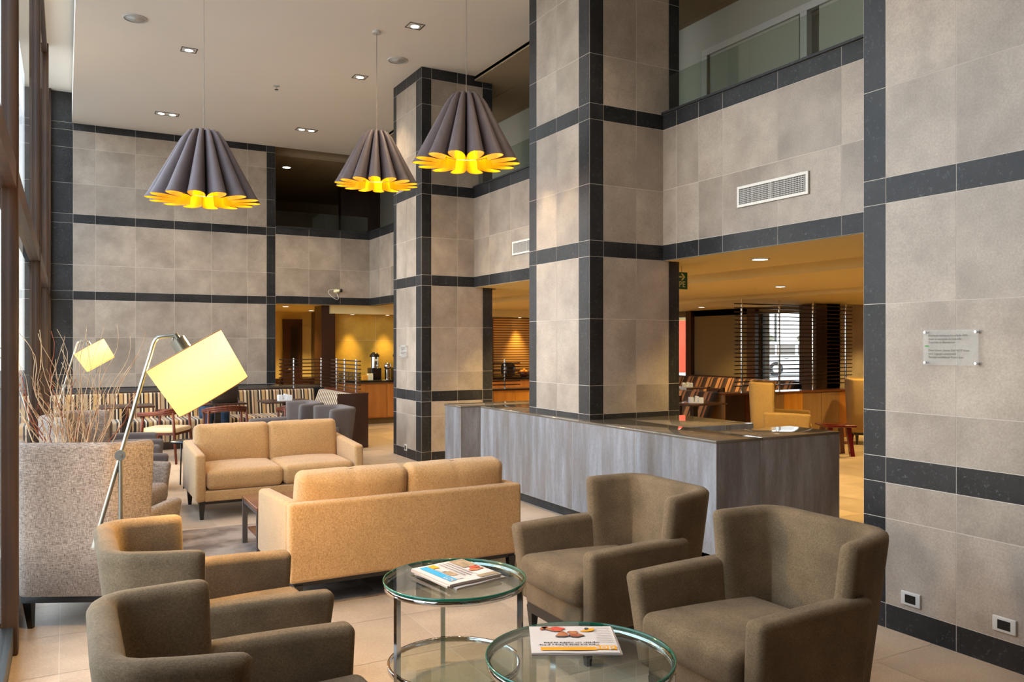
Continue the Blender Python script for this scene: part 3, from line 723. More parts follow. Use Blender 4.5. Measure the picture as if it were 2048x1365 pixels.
# ---------------------------------------------------------------- glass side tables and newspapers
def glass_table(label, loc):
    t = T('glass_side_table', label, 'side table', loc)
    R = .33
    MB().lathe([(0.0, .508), (R - .004, .508)], n=72).lathe([(R - .004, .52), (0, .52)], n=72).build('glass_top', 'clear_glass', t)
    MB().ring((0, 0, .514), R, .005, .012, 80).build('glass_rim', 'glass_edge', t)
    MB().ring((0, 0, .496), R - .004, .012, .022, 80).build('top_ring', 'chrome', t)
    MB().lathe([(0.0, .125), (R - .035, .125)], n=72).lathe([(R - .035, .133), (0, .133)], n=72).build('lower_glass_shelf', 'clear_glass', t)
    MB().ring((0, 0, .122), R - .02, .012, .024, 80).build('lower_ring', 'chrome', t)
    for a in (222, 105, 342):
        a = radians(a - 28.84); x, y = cos(a) * (R - .012), sin(a) * (R - .012)
        M = Matrix.Translation((x, y, 0)) @ Matrix.Rotation(a, 4, 'Z')
        MB().box((-.011, -.011, 0), (.011, .011, .49), M=M).build('leg', 'chrome', t)
    return t
GT1 = glass_table('round glass side table with chrome rings carrying the orange-banded newspaper', (1.57, 2.36, 0))
GT2 = dup(GT1, (1.58, 3.42, 0), 0, 'round glass side table with chrome rings carrying the blue-banded newspapers')
def rot_xy(cx, cy, z, a): return Matrix.Translation((cx, cy, z)) @ Matrix.Rotation(a, 4, 'Z')
def paper(mb, M, w, h, z, th, mi=0, wave=.002, seed=0):
    n, m = 12, 8
    def g(zz):
        return [(-w / 2 + w * i / n, -h / 2 + h * j / m, zz + wave * sin(i * .9 + seed) * cos(j * .7 + seed) + wave) for j in range(m + 1) for i in range(n + 1)]
    top = g(z + th); bot = [(p[0], p[1], z) for p in top]; N = (n + 1)
    vs = top + bot; K = len(top)
    fs = [(j * N + i, j * N + i + 1, (j + 1) * N + i + 1, (j + 1) * N + i) for j in range(m) for i in range(n)]
    fs += [tuple(K + i for i in reversed(f)) for f in fs]
    for i in range(n):
        fs += [(i, K + i, K + i + 1, i + 1), (m * N + i + 1, K + m * N + i + 1, K + m * N + i, m * N + i)]
    for j in range(m):
        fs += [((j + 1) * N, K + (j + 1) * N, K + j * N, j * N), (j * N + n, K + j * N + n, K + (j + 1) * N + n, (j + 1) * N + n)]
    mb.add(vs, fs, False, mi, M=M)
def blob(mb, M, cx, cy, rx, ry, z, mi, n=18, rot=0, wob=.12):
    vs = [(cx, cy, z)]
    for i in range(n):
        a = 2 * pi * i / n; r = 1 + wob * sin(3 * a + cx * 90) + wob * .6 * sin(5 * a + cy * 70)
        x, y = rx * r * cos(a), ry * r * sin(a)
        vs.append((cx + x * cos(rot) - y * sin(rot), cy + x * sin(rot) + y * cos(rot), z))
    mb.add(vs, [(0, i + 1, (i + 1) % n + 1) for i in range(n)], False, mi, M=M)
def rect(mb, M, x0, y0, x1, y1, z, mi): mb.add([(x0, y0, z), (x1, y0, z), (x1, y1, z), (x0, y1, z)], [(0, 1, 2, 3)], False, mi, M=M)
def prop(name, label, cat, mb, mats, loc, rz=0, group=None, rot=None):
    o = mb.build(name, mats, None, loc, rot or (0, 0, rz)); o['label'] = label; o['category'] = cat
    if group: o['group'] = group
    return o
# newspaper with the orange band (lettering upside down for the camera, as it lies)
NM = ['newsprint', 'news_edge', 'ink_orange', 'ink_black', 'ink_skin', 'ink_red', 'ink_pale', 'ink_blue', 'ink_photo']
t = T('newspaper', 'folded newspaper with an orange banner and pictures of sandals on the nearer glass table', 'newspaper', (1.612, 2.462, .5215), radians(-28.2))
mb = MB(); I = Matrix.Identity(4)
paper(mb, I, .315, .265, 0, .004, 1, .0015, 1); paper(mb, Matrix.Translation((-.004, .002, .0)), .308, .262, .004, .004, 0, .0015, 2)
mb.build('folded_pages', NM, t)
mb = MB(); z = .0125
rect(mb, I, -.125, -.112, .07, -.082, z, 2); mb.build('banner', NM, t)
mb = MB(); rect(mb, I, .07, -.108, .142, -.070, z, 2)
RU = Matrix.Rotation(pi, 4, 'Z')
mb.text('dos', .050, Matrix.Translation((.138, -.078, z + .0004)) @ RU, 0); mb.build('section_title', NM, t)
mb = MB()
mb.text('Tiene que darte la hora y al final', .0165, Matrix.Translation((.085, -.056, z)) @ RU, 3)
mb.text('ingresen con medalla de plata', .0165, Matrix.Translation((.085, -.036, z)) @ RU, 3); mb.build('headline', NM, t)
mb = MB()
blob(mb, I, -.075, .095, .042, .014, z, 4, rot=-.5); blob(mb, I, -.055, .10, .026, .020, z + .0003, 5); blob(mb, I, -.105, .108, .022, .010, z, 4, rot=.9)
blob(mb, I, -.040, .030, .026, .017, z, 3); blob(mb, I, -.040, .036, .023, .015, z + .0003, 4); blob(mb, I, -.038, .055, .016, .014, z + .0005, 4)
blob(mb, I, .010, .028, .028, .016, z, 3); blob(mb, I, .010, .035, .025, .015, z + .0003, 4); blob(mb, I, .000, .060, .020, .016, z + .0005, 4)
blob(mb, I, .060, .085, .030, .013, z, 2, rot=.5); blob(mb, I, .055, .098, .012, .008, z + .0003, 3, rot=1.4)
mb.build('printed_pictures', NM, t)
mb = MB()
for k in range(9): rect(mb, I, .08, .11 - k * .018, .138, .114 - k * .018, z, 6)
mb.build('text_column', NM, t)
# stack of newspapers with the blue band
t = T('newspaper_stack', 'stack of folded newspapers with a blue masthead on the farther glass table', 'newspapers', (1.588, 3.42, .5215), radians(9))
for k, (dx, dy, a) in enumerate(((.012, -.012, .06), (-.004, .004, -.03), (0, 0, 0))):
    mb = MB(); M = rot_xy(dx, dy, 0, a)
    paper(mb, M, .285, .325, k * .008, .0065, 1, .001, k); paper(mb, M, .282, .322, k * .008 + .0062, .0015, 0, .0012, k)
    mb.build('newspaper_copy', NM, t)
z = .0275
mb = MB(); rect(mb, I, -.118, -.125, -.076, .135, z, 7)
R90 = Matrix.Rotation(-pi / 2, 4, 'Z')
mb.text('LUN', .036, Matrix.Translation((-.112, -.058, z + .0004)) @ R90, 0); mb.build('masthead', NM, t)
mb = MB(); rect(mb, I, -.07, .085, -.035, .14, z, 2); rect(mb, I, -.07, .02, -.04, .075, z, 6); rect(mb, I, -.07, -.06, -.03, .01, z, 8); rect(mb, I, -.07, -.12, -.04, -.07, z, 6)
rect(mb, I, .055, .02, .135, .15, z, 8); blob(mb, I, .10, -.0, .028, .018, z + .0004, 5); blob(mb, I, .085, -.035, .040, .018, z + .0002, 4)
rect(mb, I, .03, -.155, .135, -.115, z, 8); mb.build('printed_pictures', NM, t)
mb = MB()
for k in range(7): rect(mb, I, -.022 + k * .011, -.10 + (k % 3) * .01, -.018 + k * .011, .135, z, 3 if k % 2 else 6)
mb.build('text_column', NM, t)

# ---------------------------------------------------------------- floor lamps (local x = across the picture, lamp drawn in its own plane)
def floor_lamp(label, loc, rz):
    t = T('floor_lamp', label, 'floor lamp', loc, rz)
    MB().lathe([(0, 0), (.15, 0), (.15, .012), (.145, .02), (.02, .022), (0, .022)], n=40).build('base', 'lamp_steel', t)
    MB().cyl((0, 0, .02), (0, 0, 1.09), .0105, n=16).build('pole', 'lamp_steel', t)
    MB().cyl((0, -.028, 1.088), (0, .028, 1.088), .024, n=24).cyl((0, -.04, 1.088), (0, .04, 1.088), .008).build('pivot_joint', 'lamp_steel', t)
    arm = smooth_path([(-.094, .737), (.0, 1.088), (.104, 1.477), (.125, 1.545), (.145, 1.625), (.175, 1.636), (.243, 1.642)], 3)
    arm = [(x, 0.018 if False else 0.0, z) for x, z in arm]
    MB().tube(arm, .0095, 10).build('arm', 'lamp_steel', t)
    MB().cyl((-.086, 0, .745), (-.105, 0, .665), .018, n=20).build('counterweight', 'lamp_steel', t)
    ax = Vector((.132, 0, -.22)).normalized()
    top = Vector((.272, 0, 1.571)); bot = top + ax * .258
    MB().cyl((.232, 0, 1.648), (.262, 0, 1.600), .012, n=14).tube([(.237, 0, 1.603), (.222, 0, 1.622), (.228, 0, 1.64)], .004).build('knuckle', 'lamp_steel', t)
    MB().cyl(top - ax * .062, top - ax * .0, .036, .038, n=24).build('lamp_holder', 'lamp_steel', t)
    # shade: thin drum, open both ends
    mb = MB(); a = ax.orthogonal().normalized(); b = ax.cross(a); n = 48; vs = []
    for p, r in ((top, .192), (bot, .180), (bot, .177), (top, .189)):
        vs += [p + (a * cos(2 * pi * i / n) + b * sin(2 * pi * i / n)) * r for i in range(n)]
    fs = [(k * n + i, k * n + (i + 1) % n, ((k + 1) % 4) * n + (i + 1) % n, ((k + 1) % 4) * n + i) for k in range(4) for i in range(n)]
    mb.add(vs, fs, True); sh = mb.build('lamp_shade', 'lamp_shade_lit', t)
    for p, r in ((top, .1925), (bot, .1805)):
        pts = [p + (a * cos(2 * pi * i / 48) + b * sin(2 * pi * i / 48)) * r for i in range(49)]
        MB().tube(pts, .0022, 6).build('shade_trim', 'orange_wood', sh)
    mb = MB()
    for k in range(3):
        d = a * cos(k * 2.094) + b * sin(k * 2.094); mb.cyl(top + ax * .01, top + ax * .01 + d * .188, .0025, n=6)
    mb.build('shade_spider', 'lamp_steel', sh)
    MB().soft(tuple(top + ax * .09), (.06, .06, .08), .029, 4, 1).build('bulb', 'lamp_hot', t)
    L = bpy.data.lights.new('lamp_light', 'POINT'); L.energy = 60; L.color = (1, .62, .24); L.shadow_soft_size = .06
    o = bpy.data.objects.new('lamp_light', L); COL.objects.link(o); o.parent = t; o.location = top + ax * .30
    L2 = bpy.data.lights.new('lamp_light', 'POINT'); L2.energy = 8; L2.color = (1, .72, .38); L2.shadow_soft_size = .05
    o = bpy.data.objects.new('lamp_light', L2); COL.objects.link(o); o.parent = t; o.location = top - ax * .02 + Vector((.09, .09, .06))
    return t
LP1 = floor_lamp('slender steel floor lamp with a big tilted glowing drum shade, nearest to the camera', (.222, 4.158, 0), radians(-9))
LP2 = dup(LP1, (-.02, 11.4, 0), radians(-6), 'distant floor lamp with a glowing drum shade above the twigs, by the window')
# ---------------------------------------------------------------- vase of twisted twigs
t = T('twig_vase', 'tall dark vase of curly willow twigs behind the high-backed woven armchair', 'vase', (.05, 6.15, 0))
MB().lathe([(0, 0), (.12, 0), (.15, .12), (.14, .4), (.09, .58), (.10, .62), (.085, .62), (.08, .56), (.1, .4), (0, .1)], n=32).build('vase', 'ceramic_dark', t)
rng = random.Random(11)
for k in range(46):
    a = rng.uniform(0, 2 * pi); sp_ = rng.uniform(.05, .42) if k > 6 else rng.uniform(.3, .55); hgt = rng.uniform(.62, 1.12); red = k % 7 == 0
    pts = []; n = 16; ph = rng.uniform(0, 6); ph2 = rng.uniform(0, 6); am = rng.uniform(.012, .03)
    for i in range(n + 1):
        u = i / n
        r = .04 + sp_ * (u ** 1.3)
        pts.append((cos(a) * r + am * sin(u * 15 + ph) * (.3 + u), sin(a) * r * .8 + am * cos(u * 13 + ph2) * (.3 + u), .45 + u * (hgt + .18) - .05 * sp_ * u))
    r0 = .006 if red else rng.uniform(.0036, .0056)
    mb = MB(); mb.tube(pts, [r0 * (1 - .7 * i / n) for i in range(n + 1)], 5)
    for q in range(2):
        i0 = rng.randint(7, 12); p = pts[i0]; b2 = rng.uniform(0, 6)
        br = [(p[0] + .09 * v * cos(b2) + .012 * sin(v * 9), p[1] + .09 * v * sin(b2), p[2] + .16 * v) for v in (0, .25, .5, .75, 1)]
        mb.tube(br, [r0 * .5 * (1 - .6 * i / 4) for i in range(5)], 4)
    mb.build('twig', 'twig_red' if red else 'twig_tan', t)

# ---------------------------------------------------------------- fluted pendant lamps
def pendant(label, loc, rz, N=14, R=.5, h=.62):
    t = T('pendant_lamp', label, 'pendant lamp', loc, rz)      # origin: rim centre
    def prof(u):                                   # u 0 bottom .. 1 top -> cusp radius, tip radius
        return .25 * (1 - u) + .06 * u, R * (1 - u) + .165 * u
    M_ = 18; KU = 10; th = .006
    for which in ('flute',):
        for k in range(N):
            vo, vi = [], []
            for ui in range(KU + 1):
                u = ui / KU; rc, rt = prof(u)
                if ui == KU: rt = rc + (rt - rc) * .72
                z = h * u if ui < KU else h * 1.03
                for j in range(M_ + 1):
                    s_ = j / M_; w = (1 - abs(2 * s_ - 1) ** 2.3) ** .5
                    # bulge sideways so that each flute is a near-closed pipe
                    ang = 2 * pi * (k + .5 + (s_ - .5) * (1.0 + .0 * w)) / N
                    ang_c = 2 * pi * (k + .5) / N
                    r = rc + (rt - rc) * w
                    half = (pi / N) * rc if s_ in (0, 1) else None
                    side = (2 * s_ - 1)
                    wd = (pi / N) * (rc * 1.0 + (rt - rc) * .78 * min(1, w * 1.15))
                    x = r * 1.0; y = side * wd if abs(side) < .999 else side * math.tan(pi / N) * rc * 1.02
                    zz = z + (.012 * w if ui == 0 else 0)
                    P = (x * cos(ang_c) - y * sin(ang_c), x * sin(ang_c) + y * cos(ang_c), zz)
                    Q = ((x - th * (1 + .2 * w)) * cos(ang_c) - y * .93 * sin(ang_c), (x - th) * sin(ang_c) + y * .93 * cos(ang_c), zz + (0 if ui else .0))
                    vo.append(P); vi.append(Q)
            W_ = M_ + 1
            fo = [(u * W_ + j, u * W_ + j + 1, (u + 1) * W_ + j + 1, (u + 1) * W_ + j) for u in range(KU) for j in range(M_)]
            mb = MB(); mb.add(vo, fo, True, 0)
            mb.add(vi, [tuple(reversed(f)) for f in fo], True, 1)
            O = len(vo)
            rim = [(j, O + j, O + j + 1, j + 1) for j in range(M_)]
            mb.add(vo + vi, rim, False, 1)
            top = [(KU * W_ + j, KU * W_ + j + 1, O + KU * W_ + j + 1, O + KU * W_ + j) for j in range(M_)]
            mb.add(vo + vi, top, False, 0)
            # closing cap of the flute tip
            mb.add([vo[KU * W_ + j] for j in range(W_)], [tuple(range(W_))], False, 0)
            mb.build('flute', ['pendant_grey', 'pendant_yellow'], t)
    MB().ring((0, 0, .09), .232, .004, .006, 56).build('inner_ring', 'black_plastic', t)
    MB().lathe([(0, .60), (.075, .60), (.075, .606), (0, .612)], n=28).build('added_light_stop', 'pendant_grey', t)  # added disc, stops lamp light escaping through the top onto the ceiling
    MB().cyl((0, 0, .46), (0, 0, .62), .03, n=16).build('lamp_holder', 'brushed_steel', t)
    MB().cyl((0, 0, .60), (0, 0, ZC - loc[2] - .02), .0035, n=6).build('cord', 'cord', t)
    MB().cyl((0, 0, ZC - loc[2] - .03), (0, 0, ZC - loc[2]), .05, n=20).build('ceiling_rose', 'white_metal', t)
    MB().soft((0, 0, .40), (.07, .07, .10), .034, 4, 1).build('bulb', 'lamp_hot', t)
    L = bpy.data.lights.new('lamp_light', 'POINT'); L.energy = 42; L.color = (1, .84, .45); L.shadow_soft_size = .06
    o = bpy.data.objects.new('lamp_light', L); COL.objects.link(o); o.parent = t; o.location = (0, 0, .26)
    return t
pendant('fluted grey pendant lamp with a yellow inside, leftmost and lowest of the three', (1.10, 7.82, 2.90), .15)
pendant('fluted grey pendant lamp with a yellow inside, the small-looking one in the middle', (3.26, 9.28, 3.50), .05)
pendant('fluted grey pendant lamp with a yellow inside, rightmost and highest, before the far pillar', (3.25, 6.78, 3.27), .22)

# ---------------------------------------------------------------- ceiling fittings
def spot(name, loc, e, col, ang=95, blend=.8, size=.05, rot=(0, 0, 0), par=None):
    L = bpy.data.lights.new(name, 'SPOT'); L.energy = e; L.color = col; L.spot_size = radians(ang); L.spot_blend = blend; L.shadow_soft_size = size
    o = bpy.data.objects.new(name, L); COL.objects.link(o); o.location = loc; o.rotation_euler = rot
    if par: o.parent = par
    return o
WARM = (1, .78, .52)
def downlight(x, y, n, label, e=150, group=None):
    t = T('downlight', label, 'downlight', (x, y, ZC), 0, group)
    for k in range(n):
        ox = (k - (n - 1) / 2) * .17
        MB().ring((ox, 0, -.004), .066, .016, .01, 28).build('trim_ring', 'white_metal', t)
        MB().lathe([(0, -.004), (.05, -.004), (.05, .0), (0, .0)], (ox, 0, -.002), 24).build('lamp_disc', 'lamp_hot', t)
    MB().box((-.085 * n - .01, -.09, -.004), (.085 * n + .01, -.08, 0)).box((-.085 * n - .01, .08, -.004), (.085 * n + .01, .09, 0)).box((-.085 * n - .01, -.08, -.004), (-.085 * n, .08, 0)).box((.085 * n, -.08, -.004), (.085 * n + .01, .08, 0)).build('frame', 'black_plastic', t)
    spot('downlight_beam', (0, 0, -.03), e * n, WARM, par=t)
downlight(1.372, 11.019, 1, 'single recessed downlight left of the leftmost pendant cord')
downlight(1.44, 14.251, 2, 'double recessed downlight near the tiled end wall, on its left side', 85)
downlight(3.684, 14.137, 2, 'double recessed downlight near the upper balcony of the back wall', 85)
downlight(3.611, 10.975, 1, 'single recessed downlight above the middle pendant lamp')
downlight(3.6, 8.905, 1, 'single recessed downlight closest to the top edge of the picture')
for x, y, lab in ((1.4, 8.0, 'above the farther beige sofa'), (1.4, 5.0, 'above the nearer beige sofa'), (3.5, 5.6, 'above the long grey counter'), (1.4, 2.0, 'above the lower left armchairs'), (3.5, 2.4, 'above the right armchairs')):
    downlight(x, y, 1, 'recessed downlight out of the picture, ' + lab, e=80, group='overhead downlights out of the picture')
for x, y, lab in ((.695, 10.238, 'round flush ceiling speaker near the window front'), (3.828, 10.08, 'round flush ceiling speaker near the far stone pillar')):
    t = T('ceiling_speaker', lab, 'ceiling speaker', (x, y, ZC))
    MB().ring((0, 0, -.006), .13, .012, .014, 40).build('trim_ring', 'white_metal', t)
    MB().lathe([(0, -.012), (.02, -.012), (.022, -.006), (.118, -.006), (.118, 0)], n=40).build('speaker_grille', 'white_metal', t)
t = T('sprinkler_head', 'small metal sprinkler head on the main ceiling', 'sprinkler', (2.675, 11.941, ZC))
MB().cyl((0, 0, -.006), (0, 0, 0), .045, n=20).build('flange', 'white_metal', t); MB().cyl((0, 0, -.05), (0, 0, 0), .012).cyl((0, 0, -.055), (0, 0, -.05), .028).build('nozzle', 'chrome', t)
def small_light(x, y, z, r, label, e, col=(1, .72, .36), ang=110, hot='lamp_hot'):
    t = T('recessed_light', label, 'recessed light', (x, y, z))
    MB().ring((0, 0, -.004), r + .02, .02, .01, 28).build('trim_ring', 'white_metal', t)
    MB().lathe([(0, -.005), (r, -.005), (r, 0)], n=28).build('lamp_disc', hot, t)
    spot('downlight_beam', (0, 0, -.03), e, col, ang, par=t)
small_light(4.015, 17.0, 5.28, .08, 'round recessed light in the dim upper floor ceiling at the back', 8)
YEL = (1, .69, .23)
small_light(5.635, 5.467, 2.392, .07, 'round recessed light at the front edge of the restaurant ceiling', 160, YEL)
for x, y, z, lab in ((5.6, 12.6, 2.392, 'beside the far pillar passage'), (5.6, 9.3, 2.392, 'behind the middle parapet'), (7.6, 5.2, 2.36, 'deeper inside the right opening'), (8.2, 7.6, 2.36, 'before the ochre armchairs'),
                     (11.0, 8.0, 2.33, 'above the ochre armchair by the right wall'), (10.9, 12.1, 2.33, 'above the cafe tables'), (8.0, 11.6, 2.36, 'in the middle of the restaurant ceiling'), (7.2, 14.0, 2.36, 'over the buffet aisle'),
                     (4.9, 18.4, 2.372, 'in the corridor by the dark door'), (3.9, 16.6, 2.372, 'at the mouth of the corridor'), (9.6, 14.2, 2.33, 'before the amber blind'), (12.9, 9.0, 2.33, 'beyond the slatted screen, added to brighten the wall there')):  # the last light is added to brighten the dark wall past the screen
    small_light(x, y, z, .06, 'round recessed light ' + lab, 230, YEL)
for x, lab in ((5.1, 'leftmost of the row'), (5.85, 'above the steel jug'), (6.6, 'behind the far stone pillar'), (7.4, 'left of the amber blind'), (9.0, 'above the amber blind')):
    small_light(x, 15.98, 2.21, .04, 'narrow spot washing the buffet wall, ' + lab, 110, (1, .68, .2), 60)

# ---------------------------------------------------------------- wall fittings
def vent(label, x, y0, y1, z0, z1):
    t = T('vent_grille', label, 'vent', (x, (y0 + y1) / 2, (z0 + z1) / 2)); w, h = (y1 - y0) / 2, (z1 - z0) / 2
    MB().box((-.006, -w, -h), (-.001, w, h)).build('backing', 'vent_dark', t)
    MB().box((-.018, -w, h - .022), (0, w, h)).box((-.018, -w, -h), (0, w, -h + .022)).box((-.018, -w, -h + .022), (0, -w + .022, h - .022)).box((-.018, w - .022, -h + .022), (0, w, h - .022)).build('frame', 'white_paint', t)
    f = MB(); n = 9
    for k in range(1, n): f.box((-.014, -w + .02, -h + .02 + (2 * h - .04) * k / n - .002), (-.007, w - .02, -h + .02 + (2 * h - .04) * k / n + .002))
    n = int(w * 2 / .016)
    for k in range(1, n): f.box((-.012, -w + .02 + (2 * w - .04) * k / n - .002, -h + .02), (-.009, -w + .02 + (2 * w - .04) * k / n + .002, h - .02))
    f.box((-.015, -.004, -h + .02), (-.006, .004, h - .02)); f.build('louvre_grid', 'white_metal', t)
vent('wide white air vent grille in the tiled parapet above the right opening', 4.973, 4.322, 5.067, 2.75, 2.925)
vent('white air vent grille half hidden behind the near stone pillar', 4.99, 8.30, 9.03, 2.73, 2.90)
def socket(label, x, y, z, w=.115, h=.075):
    t = T('floor_socket', label, 'socket', (x, y, z))
    MB().soft((-.006, 0, 0), (.012, w, h), .004, 2, 1).build('cover_plate', 'white_metal', t)
    MB().box((-.0135, -w * .27, -h * .30), (-.011, w * .27, h * .30)).build('socket_insert', 'black_plastic', t)
socket('square wall socket on the right stone wall, the one nearer to the opening', 4.05, 2.826, .205)
socket('square wall socket on the right stone wall, the one nearer to the camera', 4.05, 2.322, .217)
socket('small dark wall socket low on the far stone pillar', 4.2, 10.72, .145, .09, .09)
def acrylic(label, x, y, z, w, h, lines, fs):
    t = T('acrylic_sign', label, 'sign', (x, y, z))
    MB().box((-.024, -w / 2, -h / 2), (-.019, w / 2, h / 2)).build('acrylic_plate', 'acrylic', t)
    for sy in (-1, 1):
        for sz in (-1, 1):
            MB().cyl((0, sy * (w / 2 - .012), sz * (h / 2 - .012)), (-.03, sy * (w / 2 - .012), sz * (h / 2 - .012)), .0065, n=14).build('standoff_screw', 'chrome', t)
    M0 = Matrix(((0, 0, -1, 0), (-1, 0, 0, 0), (0, 1, 0, 0), (0, 0, 0, 1)))
    for k, (s_, zz) in enumerate(lines):
        MB().text(s_, fs, Matrix.Translation((-.0245, w / 2 - .032, zz)) @ M0, extrude=.0002).build('lettering', 'acrylic_text', t)
    MB().add([(-.0248, w / 2 - .012, .004), (-.0248, w / 2 - .034, .004), (-.0248, w / 2 - .034, .010), (-.0248, w / 2 - .012, .010)], [(0, 1, 2, 3)]).build('green_mark', 'acrylic_green', t)
acrylic('clear acrylic notice on steel studs on the right stone wall', 4.05, 2.592, 1.583, .30, .185,
        [('Estimado huesped, se solicita NO', .058), ('dejar su equipaje en custodia', .040), ('Custodia en Recepcion', .022), ('Dear Guest, please DO NOT leave', -.020), ('your luggage unattended', -.038), ('Storage available at Front desk', -.056)], .0155)
acrylic('small acrylic notice on steel studs on the far stone pillar', 4.2, 10.78, 1.50, .26, .17,
        [('Estimado huesped, se solicita NO', .052), ('dejar su equipaje en custodia', .036), ('Custodia en Recepcion', .020), ('Dear Guest, please DO NOT leave', -.020), ('your luggage unattended', -.036)], .0135)
t = T('security_camera', 'small wall camera with a dangling cable over the back passage', 'camera', (4.64, 15.6, 2.63))
MB().cyl((.0, -.0, .01), (0, -.03, .01), .045, n=20).build('wall_mount', 'sign_cream', t)
MB().cyl((-.05, -.05, .0), (.05, -.10, .02), .026, n=16).build('camera_body', 'sign_cream', t)
MB().soft((.07, -.11, .02), (.07, .06, .07), .03, 3, 1).build('lens_dome', 'black_plastic', t)
MB().tube(smooth_path([(-.04, -.04, .04), (-.16, -.06, .03), (-.18, -.08, -.03), (-.05, -.09, -.15), (.04, -.09, -.15), (.0, -.07, -.04)], 3), .005, 6).build('cable', 'white_paint', t)
t = T('escape_sign', 'green escape route sign with an arrow beside the near pillar', 'sign', (5.33, 6.32, 2.24))
MB().box((-.19, -.006, -.085), (.17, .006, .085)).build('sign_plate', 'green_sign', t)
MX = Matrix.Rotation(pi / 2, 4, 'X')
MB().text('ESCAPE', .085, Matrix.Translation((.145, -.0075, -.065)) @ MX, align='RIGHT').build('lettering', 'sign_cream', t)
MB().add([(.04, -.0075, .03), (.10, -.0075, .03), (.10, -.0075, .045), (.04, -.0075, .045)], [(0, 1, 2, 3)]).add([(.085, -.0075, .003), (.105, -.0075, .003), (.14, -.0075, .0375), (.105, -.0075, .072), (.085, -.0075, .072), (.115, -.0075, .0375)], [(0, 1, 2, 5), (5, 2, 3, 4)]).build('arrow', 'sign_cream', t)
MB().cyl((-.1, 0, .085), (-.1, 0, .152), .004).cyl((.1, 0, .085), (.1, 0, .152), .004).build('hanger', 'brushed_steel', t)

# ---------------------------------------------------------------- striped booth at the back
t = T('striped_bench', 'long striped banquette along the tiled end wall', 'bench', (-.2, 14.0, 0))
MB().soft((1.99, -.02, .62), (4.0, .12, .42), .03, 3, 4, warp=lambda x, y, z: (x, y + .05 * z / .2, z)).build('backrest', 'stripe_x', t)
MB().soft((1.7, -.42, .37), (3.4, .74, .15), .04, 3, 4).build('seat_cushion', 'stripe_x', t)
MB().box((0, -.76, .12), (3.4, -.05, .30)).build('seat_base', 'stripe_x', t)
MB().box((0, -.70, 0), (3.4, 0, .12)).build('plinth', 'dark_wood', t)
MB().box((0, .06, .82), (3.9, .12, .85)).build('top_rail', 'dark_wood', t)
t = T('bench_ledge', 'dark ledge between the striped banquette and the tiled end wall', 'ledge', (-.2, 14.12, 0))
MB().box((0, 0, 0), (4.3, 1.475, .84)).build('ledge_body', 'dark_stone', t)
t = T('striped_bench', 'short striped return of the banquette beside the dark wood end panel', 'bench', (3.72, 12.12, 0))
MB().soft((.08, .88, .62), (.12, 1.68, .42), .03, 3, 4, warp=lambda x, y, z: (x + .12 * z / .2 * .6, y, z)).build('backrest', 'stripe_y', t)
MB().box((-.50, .04, .12), (.0, .72, .30)).build('seat_base', 'stripe_y', t)
MB().soft((-.24, .38, .37), (.52, .70, .15), .04, 3, 2).build('seat_cushion', 'stripe_y', t)
t = T('booth_divider', 'dark wood divider end of the striped booth, in front of the coffee buffet', 'divider', (3.84, 12.1, 0))
MB().box((-.22, -.04, 0), (.26, .0, .84)).build('end_panel', 'dark_wood', t)
MB().box((.16, 0, 0), (.26, 1.9, .82)).build('divider_body', 'dark_wood', t)
MB().box((.12, 0, .82), (.28, 1.9, .845)).build('top_rail', 'red_wood', t)
def slat_screen(label, poles, z0, z1, slats, a, b, rpole=.014):
    """poles: list of (x,y); slats between ends a and b (x,y) at given heights"""
    t = T('slat_screen', label, 'screen', (poles[0][0], poles[0][1], z0))
    ox, oy = poles[0]
    for x, y in poles: MB().cyl((x - ox, y - oy, 0), (x - ox, y - oy, z1 - z0), rpole, n=10).build('pole', 'chrome', t)
    d = Vector((b[0] - a[0], b[1] - a[1], 0)); nrm = Vector((-d.y, d.x, 0)).normalized() * .016
    for z in slats:
        p0 = Vector((a[0] - ox, a[1] - oy, z - z0)) + nrm * 0; p1 = Vector((b[0] - ox, b[1] - oy, z - z0))
        q = [p0 - nrm, p1 - nrm, p1 + nrm, p0 + nrm]
        vs = [v + Vector((0, 0, -.009)) for v in q] + [v + Vector((0, 0, .009)) for v in q]
        MB().add(vs, [(0, 3, 2, 1), (4, 5, 6, 7), (0, 1, 5, 4), (1, 2, 6, 5), (2, 3, 7, 6), (3, 0, 4, 7)]).build('slat', 'dark_wood', t)
    return t
sl = [.90 + .062 * k for k in range(8)]
slat_screen('low slatted rail above the long side of the striped booth', [(3.45, 14.09), (3.93, 14.09)], .845, 1.36, sl, (3.2, 14.09), (4.08, 14.09))
slat_screen('low slatted rail above the dark divider of the striped booth', [(4.0, 13.4), (4.0, 12.95), (4.0, 12.35)], .845, 1.36, sl, (4.0, 13.7), (4.0, 12.16))
def cafe_table(label, x, y, w=.72, d=.62, mat_='dark_wood', rz=0):
    t = T('cafe_table', label, 'table', (x, y, 0), rz)
    MB().soft((0, 0, .735), (w, d, .025), .005, 1, 1).build('tabletop', mat_, t)
    MB().box((-.04, -.04, .02), (.04, .04, .722)).build('pedestal', 'black_leg', t)
    MB().soft((0, 0, .012), (.42, .42, .024), .006, 1, 1).build('base_plate', 'black_leg', t)
    return t
CT1 = cafe_table('dark cafe table at the window end of the striped banquette', .72, 12.5)
CT2 = dup(CT1, (1.95, 12.5, 0), 0, 'dark cafe table carrying the laptop, before the striped banquette')
CT3 = dup(CT1, (2.92, 12.45, 0), 0, 'dark cafe table carrying the white sugar box, before the striped banquette')
